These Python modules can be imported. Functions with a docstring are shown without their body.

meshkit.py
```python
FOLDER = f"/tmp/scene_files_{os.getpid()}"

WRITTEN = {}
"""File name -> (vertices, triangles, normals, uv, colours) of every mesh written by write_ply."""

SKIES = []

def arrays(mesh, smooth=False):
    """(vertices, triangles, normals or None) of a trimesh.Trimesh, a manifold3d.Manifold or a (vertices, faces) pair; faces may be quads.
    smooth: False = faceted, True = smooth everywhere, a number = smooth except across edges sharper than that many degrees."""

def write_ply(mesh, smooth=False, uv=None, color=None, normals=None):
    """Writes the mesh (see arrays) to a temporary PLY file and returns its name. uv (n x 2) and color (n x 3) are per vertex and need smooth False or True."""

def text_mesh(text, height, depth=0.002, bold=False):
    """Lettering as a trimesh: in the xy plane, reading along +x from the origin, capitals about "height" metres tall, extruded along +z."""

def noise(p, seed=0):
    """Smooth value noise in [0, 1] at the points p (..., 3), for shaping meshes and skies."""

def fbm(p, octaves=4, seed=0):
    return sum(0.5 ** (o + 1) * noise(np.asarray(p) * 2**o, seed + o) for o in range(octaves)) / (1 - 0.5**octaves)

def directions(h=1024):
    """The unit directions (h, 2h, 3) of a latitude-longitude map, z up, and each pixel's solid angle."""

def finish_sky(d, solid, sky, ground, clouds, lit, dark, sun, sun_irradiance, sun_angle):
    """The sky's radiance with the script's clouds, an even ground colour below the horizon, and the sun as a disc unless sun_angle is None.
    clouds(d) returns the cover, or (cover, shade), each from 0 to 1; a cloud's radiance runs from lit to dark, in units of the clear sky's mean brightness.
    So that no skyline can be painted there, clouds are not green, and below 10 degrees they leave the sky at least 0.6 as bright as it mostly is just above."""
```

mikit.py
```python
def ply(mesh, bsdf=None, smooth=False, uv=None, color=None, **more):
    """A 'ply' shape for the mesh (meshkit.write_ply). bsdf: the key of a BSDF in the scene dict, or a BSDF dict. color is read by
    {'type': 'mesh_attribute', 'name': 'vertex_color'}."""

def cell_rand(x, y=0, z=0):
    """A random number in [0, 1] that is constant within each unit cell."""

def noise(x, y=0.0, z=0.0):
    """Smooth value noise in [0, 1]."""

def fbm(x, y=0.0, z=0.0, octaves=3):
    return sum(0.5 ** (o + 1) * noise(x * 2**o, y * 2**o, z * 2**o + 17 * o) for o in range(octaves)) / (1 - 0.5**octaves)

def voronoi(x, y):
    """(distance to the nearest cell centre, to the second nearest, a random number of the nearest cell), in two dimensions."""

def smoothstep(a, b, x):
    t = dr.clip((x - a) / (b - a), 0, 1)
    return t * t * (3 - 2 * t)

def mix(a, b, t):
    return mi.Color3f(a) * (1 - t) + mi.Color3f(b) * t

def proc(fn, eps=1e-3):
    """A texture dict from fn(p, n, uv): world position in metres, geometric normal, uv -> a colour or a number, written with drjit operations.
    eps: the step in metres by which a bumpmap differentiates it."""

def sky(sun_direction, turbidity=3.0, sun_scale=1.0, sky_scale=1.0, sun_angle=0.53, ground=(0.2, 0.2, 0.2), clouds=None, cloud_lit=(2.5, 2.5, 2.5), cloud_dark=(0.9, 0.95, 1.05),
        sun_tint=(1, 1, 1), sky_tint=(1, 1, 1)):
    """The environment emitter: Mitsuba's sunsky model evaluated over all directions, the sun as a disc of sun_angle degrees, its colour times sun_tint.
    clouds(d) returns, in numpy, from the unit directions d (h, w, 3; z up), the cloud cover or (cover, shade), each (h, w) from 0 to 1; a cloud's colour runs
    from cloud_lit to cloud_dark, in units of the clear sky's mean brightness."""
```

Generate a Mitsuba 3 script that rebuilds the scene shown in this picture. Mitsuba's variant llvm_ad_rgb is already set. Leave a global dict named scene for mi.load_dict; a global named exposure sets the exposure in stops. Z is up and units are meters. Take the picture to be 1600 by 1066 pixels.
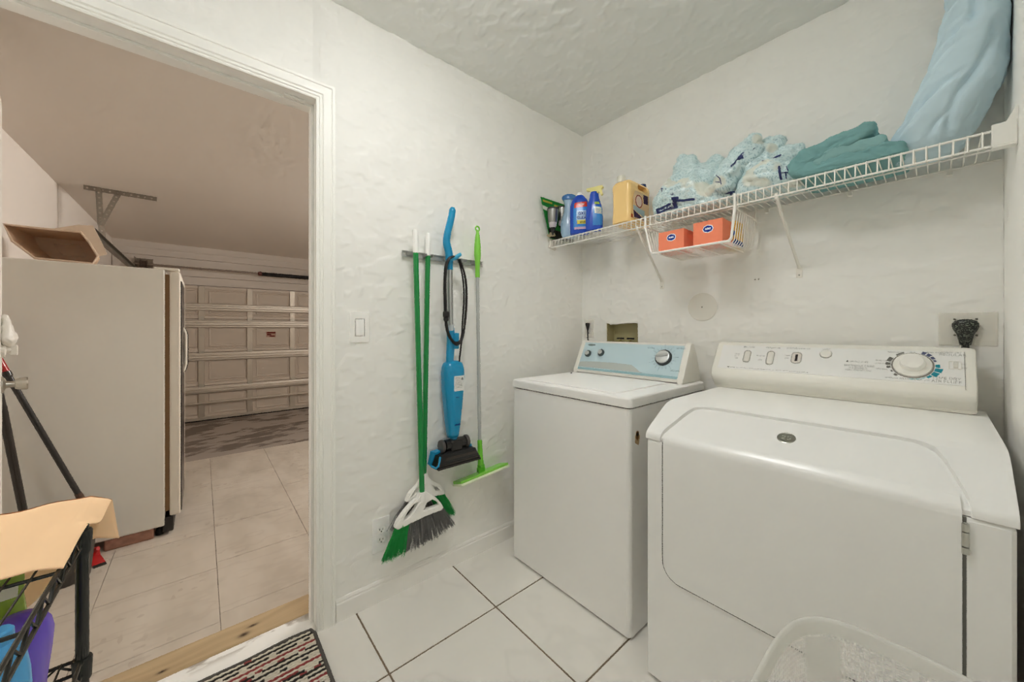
import math, random
import numpy as np, trimesh, shapely, shapely.affinity
from shapely.geometry import Polygon, LineString, Point, box as sbox
from shapely.ops import unary_union
import manifold3d as m3
import drjit as dr
import mitsuba as mi
import mikit, meshkit
from mikit import proc, noise, fbm, voronoi, cell_rand, smoothstep, mix

random.seed(7); RNG = np.random.default_rng(7)
T = mi.ScalarTransform4f
scene = {'type': 'scene'}
labels = {}
# ------------------------------------------------------------------ camera, lights, exposure
EYE = np.array([1.555, -1.92, 1.155]); YAW = -0.857; FPX = 569.4
_fw = np.array([math.sin(YAW), math.cos(YAW), 0.0])
scene['camera'] = {'type': 'perspective', 'fov': math.degrees(2 * math.atan(800 / FPX)), 'fov_axis': 'x', 'near_clip': 0.02, 'far_clip': 60.0,
                   'principal_point_offset_x': -8.1 / 1600, 'principal_point_offset_y': 19.4 / 1066,
                   'to_world': T().look_at(origin=EYE.tolist(), target=(EYE + _fw).tolist(), up=[0, 0, 1])}
exposure = 1.41
LAMP = (13.2, 13.15, 13.1)          # radiance of the laundry room's ceiling lamps
LAMP_G = (29.0, 27.6, 26.0)      # the garage's warmer tubes

# ------------------------------------------------------------------ materials
def srgb(h):
    if isinstance(h, str):
        h = [int(h[i:i + 2], 16) / 255 for i in (0, 2, 4)]
    return [c / 12.92 if c <= 0.04045 else ((c + 0.055) / 1.055) ** 2.4 for c in h]
VC = {'type': 'mesh_attribute', 'name': 'vertex_color'}
def pbr(color=None, rough=0.5, **k):
    bc = VC if color is None else ({'type': 'rgb', 'value': srgb(color)} if isinstance(color, str) else color)
    return {'type': 'twosided', 'bsdf': {'type': 'principled', 'base_color': bc, 'roughness': rough, **k}}
def bumped(bsdf, fn, scale, eps=1e-3):
    return {'type': 'twosided', 'bsdf': {'type': 'bumpmap', 'arbitrary': proc(fn, eps), 'scale': scale, 'bsdf': bsdf['bsdf'] if bsdf['type'] == 'twosided' else bsdf}}
def knockdown(p, n, uv):
    a = fbm(p.x * 38, p.y * 38, p.z * 46, octaves=3)
    b = fbm(p.x * 90 + 9, p.y * 90, p.z * 110, octaves=2)
    return smoothstep(0.47, 0.60, a) * 0.75 + 0.25 * b
def orange_peel(p, n, uv):
    return smoothstep(0.42, 0.6, fbm(p.x * 24, p.y * 24, p.z * 24, octaves=3))
def fine_weave(p, n, uv):
    return fbm(p.x * 60, p.y * 60, p.z * 60, octaves=3)
scene['wall_paint'] = bumped(pbr('e9e8e3', 0.6, specular=0.35), knockdown, 0.0034, 0.001)
scene['ceiling_paint'] = bumped(pbr('e0e1dd', 0.8, specular=0.2), orange_peel, 0.011, 0.001)
scene['garage_paint'] = bumped(pbr('ded7cf', 0.75, specular=0.2), orange_peel, 0.0010)
scene['gloss'] = pbr(None, 0.22, specular=0.5)          # enamel, shiny plastic: colour per vertex
scene['enamel'] = pbr(None, 0.3, specular=0.45, clearcoat=0.35, clearcoat_gloss=0.92)
scene['satin'] = pbr(None, 0.42, specular=0.45)
scene['matte'] = pbr(None, 0.8, specular=0.2)
scene['steel'] = pbr(None, 0.33, metallic=1.0)
scene['galvanised'] = pbr(None, 0.42, metallic=0.75)
scene['cloth'] = bumped(pbr(None, 0.9, specular=0.1, sheen=0.3), fine_weave, 0.001)
scene['thin_plastic'] = {'type': 'principledthin', 'base_color': {'type': 'rgb', 'value': srgb('fbfbf8')}, 'roughness': 0.3, 'diff_trans': 1.0, 'spec_trans': 0.45, 'eta': 1.3}
scene['clear_plastic'] = {'type': 'thindielectric', 'int_ior': 1.15}

def tile_white(p, n, uv):
    v = fbm(p.x * 5 + 3, p.y * 5, 0.3, octaves=4)
    vein = dr.exp(-dr.square((fbm(p.x * 3.2, p.y * 4.1 + 8, 2.0, octaves=4) - 0.5) * 28))
    r = cell_rand((p.x - 0.353) / 0.449, (p.y + 0.996) / 0.449, 4)
    return mix(srgb('e4e1da'), srgb('d2cfc8'), dr.clip(v * 0.75 - 0.1, 0, 1) * 0.55 + vein * 0.25 + r * 0.08)
scene['white_tile'] = pbr(proc(tile_white), 0.28, specular=0.5)
def grout(p, n, uv):
    return mix(srgb('857868'), srgb('6d6152'), fbm(p.x * 30, p.y * 30, 0, octaves=2))
scene['grout'] = pbr(proc(grout), 0.9, specular=0.1)
def tile_beige(p, n, uv):
    a = fbm(p.x * 3.0, p.y * 8.0, 1.7, octaves=4)
    vein = dr.exp(-dr.square((fbm(p.x * 7, p.y * 3 + 5, 4.0, octaves=4) - 0.5) * 30))
    spots = smoothstep(0.76, 0.84, noise(p.x * 38, p.y * 38, 1.0)) * smoothstep(0.6, 0.8, noise(p.x * 5, p.y * 5, 9.0))
    c = mix(srgb('c9c0b4'), srgb('b4aa9c'), dr.clip(a * 1.6 - 0.35, 0, 1))
    return mix(c, srgb('a4978a'), vein * 0.16 + spots * 0.4)
scene['beige_tile'] = pbr(proc(tile_beige), 0.4, specular=0.4)
def concrete(p, n, uv):
    a = fbm(p.x * 3.0, p.y * 1.9, 3.0, octaves=5)
    b = fbm(p.x * 10 + p.y * 2, p.y * 6, 5.0, octaves=4)
    k = smoothstep(0.46, 0.58, a * 0.55 + b * 0.45)
    return mix(srgb('9c9289'), srgb('62574e'), k * 0.85)
scene['concrete'] = pbr(proc(concrete), 0.75, specular=0.25)
def wood(p, n, uv):
    g = fbm(p.x * 46 + fbm(p.x * 6, p.y * 2, 0) * 6, p.y * 2.2, p.z * 40, octaves=4)
    b = fbm(p.x * 9, p.y * 1.6, 3, octaves=3)
    k1 = dr.exp(-(dr.square((p.x + 0.155) * 90) + dr.square((p.y + 1.80) * 60)))
    k2 = dr.exp(-(dr.square((p.x + 0.185) * 150) + dr.square((p.y + 1.77) * 60)))
    k3 = dr.exp(-(dr.square((p.x + 0.15) * 160) + dr.square((p.y + 2.02) * 80)))
    c = mix(srgb('bda684'), srgb('8d7554'), dr.clip(g * 0.9 + b * 0.5 - 0.25, 0, 1))
    return mix(c, srgb('2e1c10'), dr.clip(k1 + k2 + k3, 0, 1))
scene['raw_wood'] = pbr(proc(wood), 0.6, specular=0.3)
def marble_sill(p, n, uv):
    dirt = smoothstep(0.45, 0.62, fbm(p.x * 30, p.y * 14, 2, octaves=4)) * smoothstep(-0.055, -0.11, p.x)
    return mix(srgb('ecebe6'), srgb('8d8272'), dirt * 0.8)
scene['marble'] = pbr(proc(marble_sill), 0.3, specular=0.5)
def rug_yarn(p, n, uv):
    row = dr.floor(p.x / 0.0095)
    rr = cell_rand(row, 3, 1)
    seg = cell_rand(row, dr.floor(p.y / 0.021 + rr * 3), 7)
    m = dr.floor(row - 9 * dr.floor(row / 9))
    ivory, char, red = srgb('d9d2c2'), srgb('35332f'), srgb('8a1f28')
    c = mix(ivory, char, dr.select(m == 1, 1.0, dr.select((m == 3) & (seg > 0.45), 1.0, dr.select((m == 8) & (seg > 0.3), 1.0, 0.0))))
    return mix(c, red, dr.select(m == 5, 1.0, dr.select((m == 7) & (seg > 0.6), 1.0, dr.select((m == 0) & (seg > 0.82), 1.0, 0.0))) * 0.92)
scene['rug_yarn'] = pbr(proc(rug_yarn), 0.95, specular=0.1)
def brick_col(p, n, uv):
    return mix(srgb('a8806f'), srgb('7d5d50'), fbm(p.x * 40, p.y * 40, p.z * 40, octaves=3))
scene['brick_clay'] = pbr(proc(brick_col), 0.9, specular=0.1)
def bag_print(p, n, uv):
    u, v = p.x * 105, (p.z + 0.6 * p.y) * 105
    d, _, w = voronoi(u, v)
    dots = smoothstep(0.30, 0.20, d)
    milky = smoothstep(0.60, 0.66, fbm(p.x * 9 + 2, p.y * 9, p.z * 9, octaves=2))
    c = mix(srgb('c6d9da'), srgb('88acb3'), dots * 0.75)
    return mix(c, srgb('cfd3c8'), milky)
scene['bag_film'] = pbr(proc(bag_print), 0.28, specular=0.5)
def speckle(p, n, uv):
    s = smoothstep(0.62, 0.70, noise(p.x * 420, p.y * 420, p.z * 420))
    return mix(srgb('0d100c'), srgb('6d7466'), s)
scene['speckled_black'] = pbr(proc(speckle), 0.35, specular=0.5)

# ------------------------------------------------------------------ helpers
def numbered(k):
    if k not in labels and k not in scene and k not in _used:
        _used.add(k); return k
    i = 1
    while f'{k}_{i:03d}' in _used: i += 1
    _used.add(f'{k}_{i:03d}'); return f'{k}_{i:03d}'
_used = set()
def tm(mesh):
    if hasattr(mesh, 'to_mesh'):
        q = mesh.to_mesh(); return trimesh.Trimesh(q.vert_properties[:, :3], q.tri_verts, process=False)
    if isinstance(mesh, (list,)):
        return trimesh.util.concatenate([tm(x) for x in mesh])
    return mesh
def obj(name, mesh, mat, color=None, parent=None, smooth=32, label=None, category=None, group=None, kind=None, **more):
    key = numbered(name if parent is None else f'{parent}__{name}')
    mesh = tm(mesh)
    if smooth not in (True, False):
        mesh = trimesh.graph.smooth_shade(trimesh.Trimesh(mesh.vertices, mesh.faces, process=True), angle=math.radians(smooth), facet_minarea=None)
        smooth = True
    col = None
    if color is not None:
        col = np.tile(srgb(color), (len(mesh.vertices), 1)) if isinstance(color, (str, tuple)) else color
    scene[key] = mikit.ply(mesh, mat, smooth=smooth, color=col, **more)
    d = {}
    if label: d['label'] = label
    if category: d['category'] = category
    if group: d['group'] = group
    if kind: d['kind'] = kind
    if d: labels[key] = d
    return key
def thing(name, label, category, group=None):
    key = numbered(name); labels[key] = {'label': label, 'category': category}
    if group: labels[key]['group'] = group
    return key
def struct(name, mesh, mat, color=None, parent=None, smooth=32, **k):
    return obj(name, mesh, mat, color, parent, smooth, kind='structure' if parent is None else None, **k)
def hull(pts):
    return trimesh.convex.convex_hull(np.asarray(pts, float))
def box(x0, x1, y0, y1, z0, z1, b=0.0):
    if b <= 0:
        m = trimesh.creation.box((x1 - x0, y1 - y0, z1 - z0)); m.apply_translation(((x0 + x1) / 2, (y0 + y1) / 2, (z0 + z1) / 2)); return m
    P = []
    for x, sx in ((x0, 1), (x1, -1)):
        for y, sy in ((y0, 1), (y1, -1)):
            for z, sz in ((z0, 1), (z1, -1)):
                P += [(x + sx * b, y + sy * b, z), (x + sx * b, y, z + sz * b), (x, y + sy * b, z + sz * b)]
    return hull(P)
def rbox(x0, x1, y0, y1, z0, z1, r, seg=16):
    s = m3.Manifold.sphere(r, seg)
    return m3.Manifold.batch_hull([s.translate((x, y, z)) for x in (x0 + r, x1 - r) for y in (y0 + r, y1 - r) for z in (z0 + r, z1 - r)])
def mfd(mesh):
    mesh = tm(mesh); mesh = trimesh.Trimesh(mesh.vertices, mesh.faces, process=True)
    return m3.Manifold(m3.Mesh(np.asarray(mesh.vertices, np.float32), np.asarray(mesh.faces, np.uint32)))
def tube(path, r, seg=8, closed=False, cap=True):
    P = np.asarray(path, float); n = len(P)
    R = np.full(n, r) if np.isscalar(r) else np.asarray(r, float)
    tang = np.roll(P, -1, 0) - np.roll(P, 1, 0) if closed else np.gradient(P, axis=0)
    if not closed and n > 2:
        for i in range(1, n - 1):
            a = P[i] - P[i - 1]; b = P[i + 1] - P[i]
            tang[i] = a / (np.linalg.norm(a) + 1e-12) + b / (np.linalg.norm(b) + 1e-12)
    tang /= np.linalg.norm(tang, axis=1, keepdims=True) + 1e-12
    ref = np.array([0, 0, 1.0]) if abs(tang[0, 2]) < 0.9 else np.array([1.0, 0, 0])
    u = np.cross(tang[0], ref); u /= np.linalg.norm(u)
    V = []; a = np.linspace(0, 2 * np.pi, seg, endpoint=False)
    for i in range(n):
        u = u - tang[i] * (u @ tang[i]); u /= np.linalg.norm(u) + 1e-12
        w = np.cross(tang[i], u)
        k = 1.0
        if 0 < i < n - 1:
            d = P[i] - P[i - 1]; d /= np.linalg.norm(d) + 1e-12; k = 1 / max(0.5, abs(d @ tang[i]))
        V.append(P[i] + R[i] * k ** 0.5 * (np.cos(a)[:, None] * u + np.sin(a)[:, None] * w))
    V = np.vstack(V); F = []
    for i in range(n if closed else n - 1):
        j = (i + 1) % n
        for s in range(seg):
            t = (s + 1) % seg
            F += [(i * seg + s, i * seg + t, j * seg + t), (i * seg + s, j * seg + t, j * seg + s)]
    if cap and not closed:
        V = np.vstack([V, P[0], P[-1]]); c0, c1 = len(V) - 2, len(V) - 1
        for s in range(seg):
            t = (s + 1) % seg
            F += [(c0, t, s), (c1, (n - 1) * seg + s, (n - 1) * seg + t)]
    return trimesh.Trimesh(V, F, process=False)
def loft(rings, cap=True):
    n = len(rings[0]); V = np.vstack(rings); F = []
    for i in range(len(rings) - 1):
        for s in range(n):
            t = (s + 1) % n
            F += [(i * n + s, i * n + t, (i + 1) * n + t), (i * n + s, (i + 1) * n + t, (i + 1) * n + s)]
    if cap:
        V = np.vstack([V, rings[0].mean(0), rings[-1].mean(0)]); c0, c1 = len(V) - 2, len(V) - 1; b = (len(rings) - 1) * n
        for s in range(n):
            t = (s + 1) % n
            F += [(c0, t, s), (c1, b + s, b + t)]
    return trimesh.Trimesh(V, F, process=False)
def sring(cx, cy, z, a, b, n=2.0, N=36, yaw=0.0):
    t = np.linspace(0, 2 * np.pi, N, endpoint=False); c, s = np.cos(t), np.sin(t)
    x = a * np.sign(c) * np.abs(c) ** (2 / n); y = b * np.sign(s) * np.abs(s) ** (2 / n)
    return np.stack([cx + x * math.cos(yaw) - y * math.sin(yaw), cy + x * math.sin(yaw) + y * math.cos(yaw), np.full(N, z)], 1)
def lathe(prof, seg=32):
    m = loft([sring(0, 0, z, r, r, 2, seg) for r, z in prof if r > 1e-3])
    if prof[0][0] <= 1e-3: m.vertices[-2, 2] = prof[0][1]
    if prof[-1][0] <= 1e-3: m.vertices[-1, 2] = prof[-1][1]
    return m
def prism(poly, depth):
    polys = getattr(poly, 'geoms', [poly])
    return trimesh.util.concatenate([trimesh.creation.extrude_polygon(g, depth, engine='earcut') for g in polys])
def put(mesh, o, ex, ey, ez=None):
    ex, ey = np.asarray(ex, float), np.asarray(ey, float)
    ex = ex / np.linalg.norm(ex); ey = ey / np.linalg.norm(ey)
    ez = np.cross(ex, ey) if ez is None else np.asarray(ez, float)
    M = np.eye(4); M[:3, 0], M[:3, 1], M[:3, 2], M[:3, 3] = ex, ey, ez, o
    m = tm(mesh).copy(); m.apply_transform(M)
    return m
def rot(mesh, deg, axis=(0, 0, 1), about=(0, 0, 0)):
    m = tm(mesh).copy(); m.apply_transform(trimesh.transformations.rotation_matrix(math.radians(deg), axis, about)); return m
def move(mesh, *d):
    m = tm(mesh).copy(); m.apply_translation(d if len(d) == 3 else d[0]); return m
def ext_x(prof, x0, x1):      # profile of (y, z), extruded along x
    return put(prism(Polygon(prof), x1 - x0), (x0, 0, 0), (0, 1, 0), (0, 0, 1))
def onleft(poly, x0, depth):  # polygon of (y, z) standing on the plane x = x0, grown towards +x
    return put(prism(poly, depth), (x0, 0, 0), (0, 1, 0), (0, 0, 1))
def rrect(x0, x1, y0, y1, r, q=5):
    return sbox(x0 + r, y0 + r, x1 - r, y1 - r).buffer(r, quad_segs=q)
def smooth_blob(m, edge, it=12):
    m = tm(m.refine_to_length(edge)); m = trimesh.Trimesh(m.vertices, m.faces, process=True)
    trimesh.smoothing.filter_taubin(m, iterations=it); return m
def displace(m, amp, freq, seed=0, ridged=False, aniso=(1, 1, 1)):
    m = trimesh.Trimesh(m.vertices, m.faces, process=True)
    f = meshkit.fbm(np.asarray(m.vertices) * freq * np.asarray(aniso), 3, seed)
    f = (1 - np.abs(2 * f - 1) * 2.2) if ridged else (2 * f - 1)
    m.vertices = m.vertices + m.vertex_normals * (f * amp)[:, None]; return m
def arc(c, r, a0, a1, n=8):
    return [(c[0] + r * math.cos(math.radians(a0 + (a1 - a0) * i / n)), c[1] + r * math.sin(math.radians(a0 + (a1 - a0) * i / n))) for i in range(n + 1)]
def spline(pts, n=60):
    from scipy.interpolate import CubicSpline
    P = np.asarray(pts, float); t = np.r_[0, np.cumsum(np.linalg.norm(np.diff(P, axis=0), axis=1))]
    return CubicSpline(t, P)(np.linspace(0, t[-1], n))
def text(s, h, depth=0.0006, bold=False):
    return meshkit.text_mesh(s, h, depth, bold)
def ctext(s, h, depth=0.0006, bold=False):
    m = text(s, h, depth, bold); b = m.bounds; m.apply_translation((-(b[0, 0] + b[1, 0]) / 2, -(b[0, 1] + b[1, 1]) / 2, 0)); return m
WHITE = 'eeede8'

# ================================================================== the setting
H = 2.44; XR = 1.692; YB = -3.1; ZG = -0.18; HG = 2.34
DY0, DY1, DZ = -2.345, -1.587, 2.032        # the doorway in the left wall
# laundry walls
wall_l = Polygon([(YB, -0.25), (0.12, -0.25), (0.12, H), (YB, H)]).difference(sbox(DY0 - 0.012, -1, DY1 + 0.012, DZ + 0.012))
struct('wall_left', put(prism(wall_l, 0.108), (-0.108, 0, 0), (0, 1, 0), (0, 0, 1)), 'wall_paint', smooth=False)
hole = Polygon([(0.196, 1.0), (0.413, 1.0), (0.411, 1.186), (0.345, 1.189), (0.27, 1.183), (0.235, 1.184), (0.222, 1.178), (0.214, 1.186), (0.2, 1.187), (0.194, 1.19)])
wall_b = sbox(0, -0.05, XR, H).difference(hole)
struct('wall_back', put(prism(wall_b, 0.12), (0, 0.12, 0), (1, 0, 0), (0, 0, 1)), 'wall_paint', smooth=False)
struct('wall_right', box(XR, XR + 0.1, YB, 0.12, -0.05, H), 'wall_paint', smooth=False)
struct('wall_rear', box(-0.108, XR + 0.1, YB - 0.1, YB, -0.05, H), 'wall_paint', smooth=False)
struct('ceiling', box(-0.108, XR + 0.1, YB - 0.1, 0.12, H, H + 0.1), 'ceiling_paint', smooth=False)
fl = struct('floor', box(0.0, XR + 0.1, YB - 0.1, 0.12, -0.06, -0.0022), 'grout', smooth=False)
TS, GX, GY, GAP = 0.449, 0.353, -0.996, 0.0032
for i in range(-1, 4):
    for j in range(-5, 3):
        x0, x1 = max(GX + TS * i + GAP, 0.001), min(GX + TS * (i + 1) - GAP, XR)
        y0, y1 = max(GY + TS * j + GAP, YB), min(GY + TS * (j + 1) - GAP, 0.0)
        if x1 - x0 > 0.02 and y1 - y0 > 0.02:
            obj('tile', box(x0, x1, y0, y1, -0.008, 0.0, 0.0012), 'white_tile', parent=fl, smooth=False)
# the knockdown plaster of the walls in view and the ceiling's texture are real relief
scene['plaster'] = pbr('e9e8e3', 0.6, specular=0.35); scene['ceiling_plaster'] = pbr('e0e1dd', 0.8, specular=0.2)
def relief(name, parent, mat, u0, u1, v0, v1, place, step, amp, keep=None, f=1.0, seed=0):
    nu, nv = int((u1 - u0) / step) + 1, int((v1 - v0) / step) + 1
    U, V = np.meshgrid(np.linspace(u0, u1, nu), np.linspace(v0, v1, nv)); P = np.stack([U, V, np.zeros_like(U)], -1)
    a = meshkit.fbm(P * [21 * f, 27 * f, 1] + [0, 0, seed + 0.37], 3, seed); b = meshkit.fbm(P * [70 * f, 80 * f, 1], 2, seed + 5)
    t = np.clip((a - 0.46) / 0.13, 0, 1); h = 0.0003 + amp * (t * t * (3 - 2 * t) + 0.22 * b)
    ok = np.ones((nv - 1, nu - 1), bool) if keep is None else keep((U[:-1, :-1] + U[1:, 1:]) / 2, (V[:-1, :-1] + V[1:, 1:]) / 2)
    i = np.arange(nu * nv).reshape(nv, nu); q = np.stack([i[:-1, :-1], i[:-1, 1:], i[1:, 1:], i[1:, :-1]], -1)[ok]
    used, inv = np.unique(q, return_inverse=True); X = place(U.ravel(), V.ravel(), h.ravel())[used]; q = inv.reshape(-1, 4)
    m = trimesh.Trimesh(X, np.vstack([q[:, [0, 1, 2]], q[:, [0, 2, 3]]]), process=False)
    obj(name, m, mat, parent=parent, smooth=True)
relief('plaster', 'wall_left', 'plaster', -1.60, -0.001, 0.0, H, lambda u, v, h: np.stack([h, u, v], 1), 0.0058, 0.0027, lambda u, v: (u > DY1 + 0.012) & (v > 0.06), seed=1)
relief('plaster', 'wall_left', 'plaster', DY0 - 0.35, -1.60, DZ + 0.02, H, lambda u, v, h: np.stack([h, u, v], 1), 0.0058, 0.0027, seed=1)
relief('plaster', 'wall_back', 'plaster', 0.001, XR - 0.001, 0.80, H, lambda u, v, h: np.stack([u, -h, v], 1), 0.0058, 0.0027, lambda u, v: ~((u > 0.19) & (u < 0.418) & (v < 1.192)), seed=2)
relief('texture', 'ceiling', 'ceiling_plaster', 0.001, XR - 0.001, -1.62, -0.001, lambda u, v, h: np.stack([u, v, H - h], 1), 0.0056, 0.0030, f=1.1, seed=3)
# door casing: a moulded profile swept round the opening with mitred corners
prof = [(0.0, 0.0), (0.0, 0.009), (0.004, 0.011), (0.008, 0.011), (0.010, 0.008), (0.013, 0.012), (0.019, 0.013), (0.021, 0.010), (0.025, 0.0145), (0.050, 0.0175), (0.053, 0.015), (0.056, 0.0185), (0.064, 0.0185), (0.066, 0.016), (0.066, 0.0)]
def casing(y0, y1, z1, x, sgn=1):
    V, n = [], len(prof)
    for (yy, zz, dy, dz) in ((y0, 0.0, -1, 0), (y0, z1, -1, 1), (y1, z1, 1, 1), (y1, 0.0, 1, 0)):
        V += [(x + sgn * t, yy + dy * w, zz + dz * w) for w, t in prof]
    F = []
    for k in range(3):
        for s in range(n - 1):
            a, b, c, d = k * n + s, k * n + s + 1, (k + 1) * n + s + 1, (k + 1) * n + s
            F += [(a, b, c), (a, c, d)] if sgn > 0 else [(a, c, b), (a, d, c)]
    m = trimesh.Trimesh(V, F, process=False); m.invert(); return m
struct('trim_1', casing(DY0 + 0.004, DY1 - 0.004, DZ - 0.004, 0.0005), 'satin', 'ecebe5', smooth=20)
labels['trim_1']['label'] = 'white moulded casing around the doorway to the garage'
jam = [box(-0.12, 0.0, DY1, DY1 + 0.012, -0.005, DZ), box(-0.12, 0.0, DY0 - 0.012, DY0, -0.005, DZ), box(-0.12, 0.0, DY0 - 0.012, DY1 + 0.012, DZ, DZ + 0.012),
       box(-0.085, -0.05, DY1 - 0.011, DY1, 0, DZ, 0.002), box(-0.085, -0.05, DY0, DY0 + 0.011, 0, DZ, 0.002), box(-0.085, -0.05, DY0, DY1, DZ - 0.011, DZ, 0.002)]
tj = struct('trim_2', jam, 'satin', 'efeeea', smooth=False)
labels['trim_2']['label'] = 'white door jamb with stop inside the doorway'
obj('alarm_contact', [box(-0.048, -0.032, -1.69, -1.62, DZ - 0.010, DZ, 0.002), rot(move(lathe([(0.004, 0), (0.004, 0.002)], 12), 0, 0, 0), 0)][:1], 'satin', WHITE, parent=tj)
struct('trim_3', box(-0.113, 0.001, DY0, DY1, -0.03, 0.004, 0.0015), 'marble', smooth=False); labels['trim_3']['label'] = 'white marble door sill with worn dirty edge beside the rug'
struct('trim_4', box(-0.238, -0.114, DY0 - 0.06, DY1 + 0.05, -0.036, 0.003, 0.003), 'raw_wood', smooth=False); labels['trim_4']['label'] = 'bare wooden board along the garage side of the sill'
bbp = [(0, 0), (0.012, 0), (0.012, 0.062), (0.0105, 0.068), (0.008, 0.071), (0.008, 0.078), (0.004, 0.086), (0, 0.088)]
def base(name, o, ex, L, lab):
    struct(name, put(prism(Polygon(bbp), L), o, ex, (0, 0, 1)), 'satin', 'e9e7e2', smooth=25); labels[name]['label'] = lab
base('baseboard_left', (0.0005, -0.001, 0), (1, 0, 0), 1.52, 'white baseboard under the hanging brooms')
struct('baseboard_rear', box(0.001, XR, YB, YB + 0.012, 0, 0.088, 0.002), 'satin', 'e2dfd6', smooth=False)

# the garage
gw = Polygon([(-2.83, ZG - 0.05), (3.3, ZG - 0.05), (3.3, HG), (-2.83, HG)])
struct('wall_garage_near', put(prism(gw.difference(sbox(DY0 - 0.012, ZG - 0.1, DY1 + 0.012, DZ + 0.012)), 0.012), (-0.12, 0, 0), (0, 1, 0), (0, 0, 1)), 'garage_paint', smooth=False)
struct('wall_garage_left', [box(-3.16, -0.12, -2.93, -2.812, ZG - 0.05, HG), box(-5.6, -3.164, -2.93, -2.806, ZG - 0.05, HG)], 'garage_paint', smooth=False)
struct('wall_garage_right', box(-5.6, -0.12, 3.2, 3.3, ZG - 0.05, HG), 'garage_paint', smooth=False)
wf = struct('wall_garage_far', box(-5.6, -5.5, -2.93, 3.3, ZG - 0.05, HG), 'garage_paint', smooth=False)
for z0, z1, t in ((2.155, 2.25, 0.02), (1.905, 2.15, 0.03), (1.78, 1.90, 0.045)):
    obj('header_board', box(-5.5, -5.5 + t, -2.8, 3.2, z0, z1, 0.004), 'garage_paint', parent=wf, smooth=False)
struct('ceiling_garage', box(-5.6, -0.108, -2.93, 3.3, HG, HG + 0.1), 'garage_paint', smooth=False)
fg = struct('floor_garage', box(-5.6, -0.108, -2.93, 3.3, ZG - 0.1, ZG - 0.0035), 'concrete', smooth=False)
struct('floor_sill_side', box(-0.236, 0.0, DY0 - 0.06, DY1 + 0.05, ZG - 0.1, -0.0365), 'concrete', smooth=False)
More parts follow.
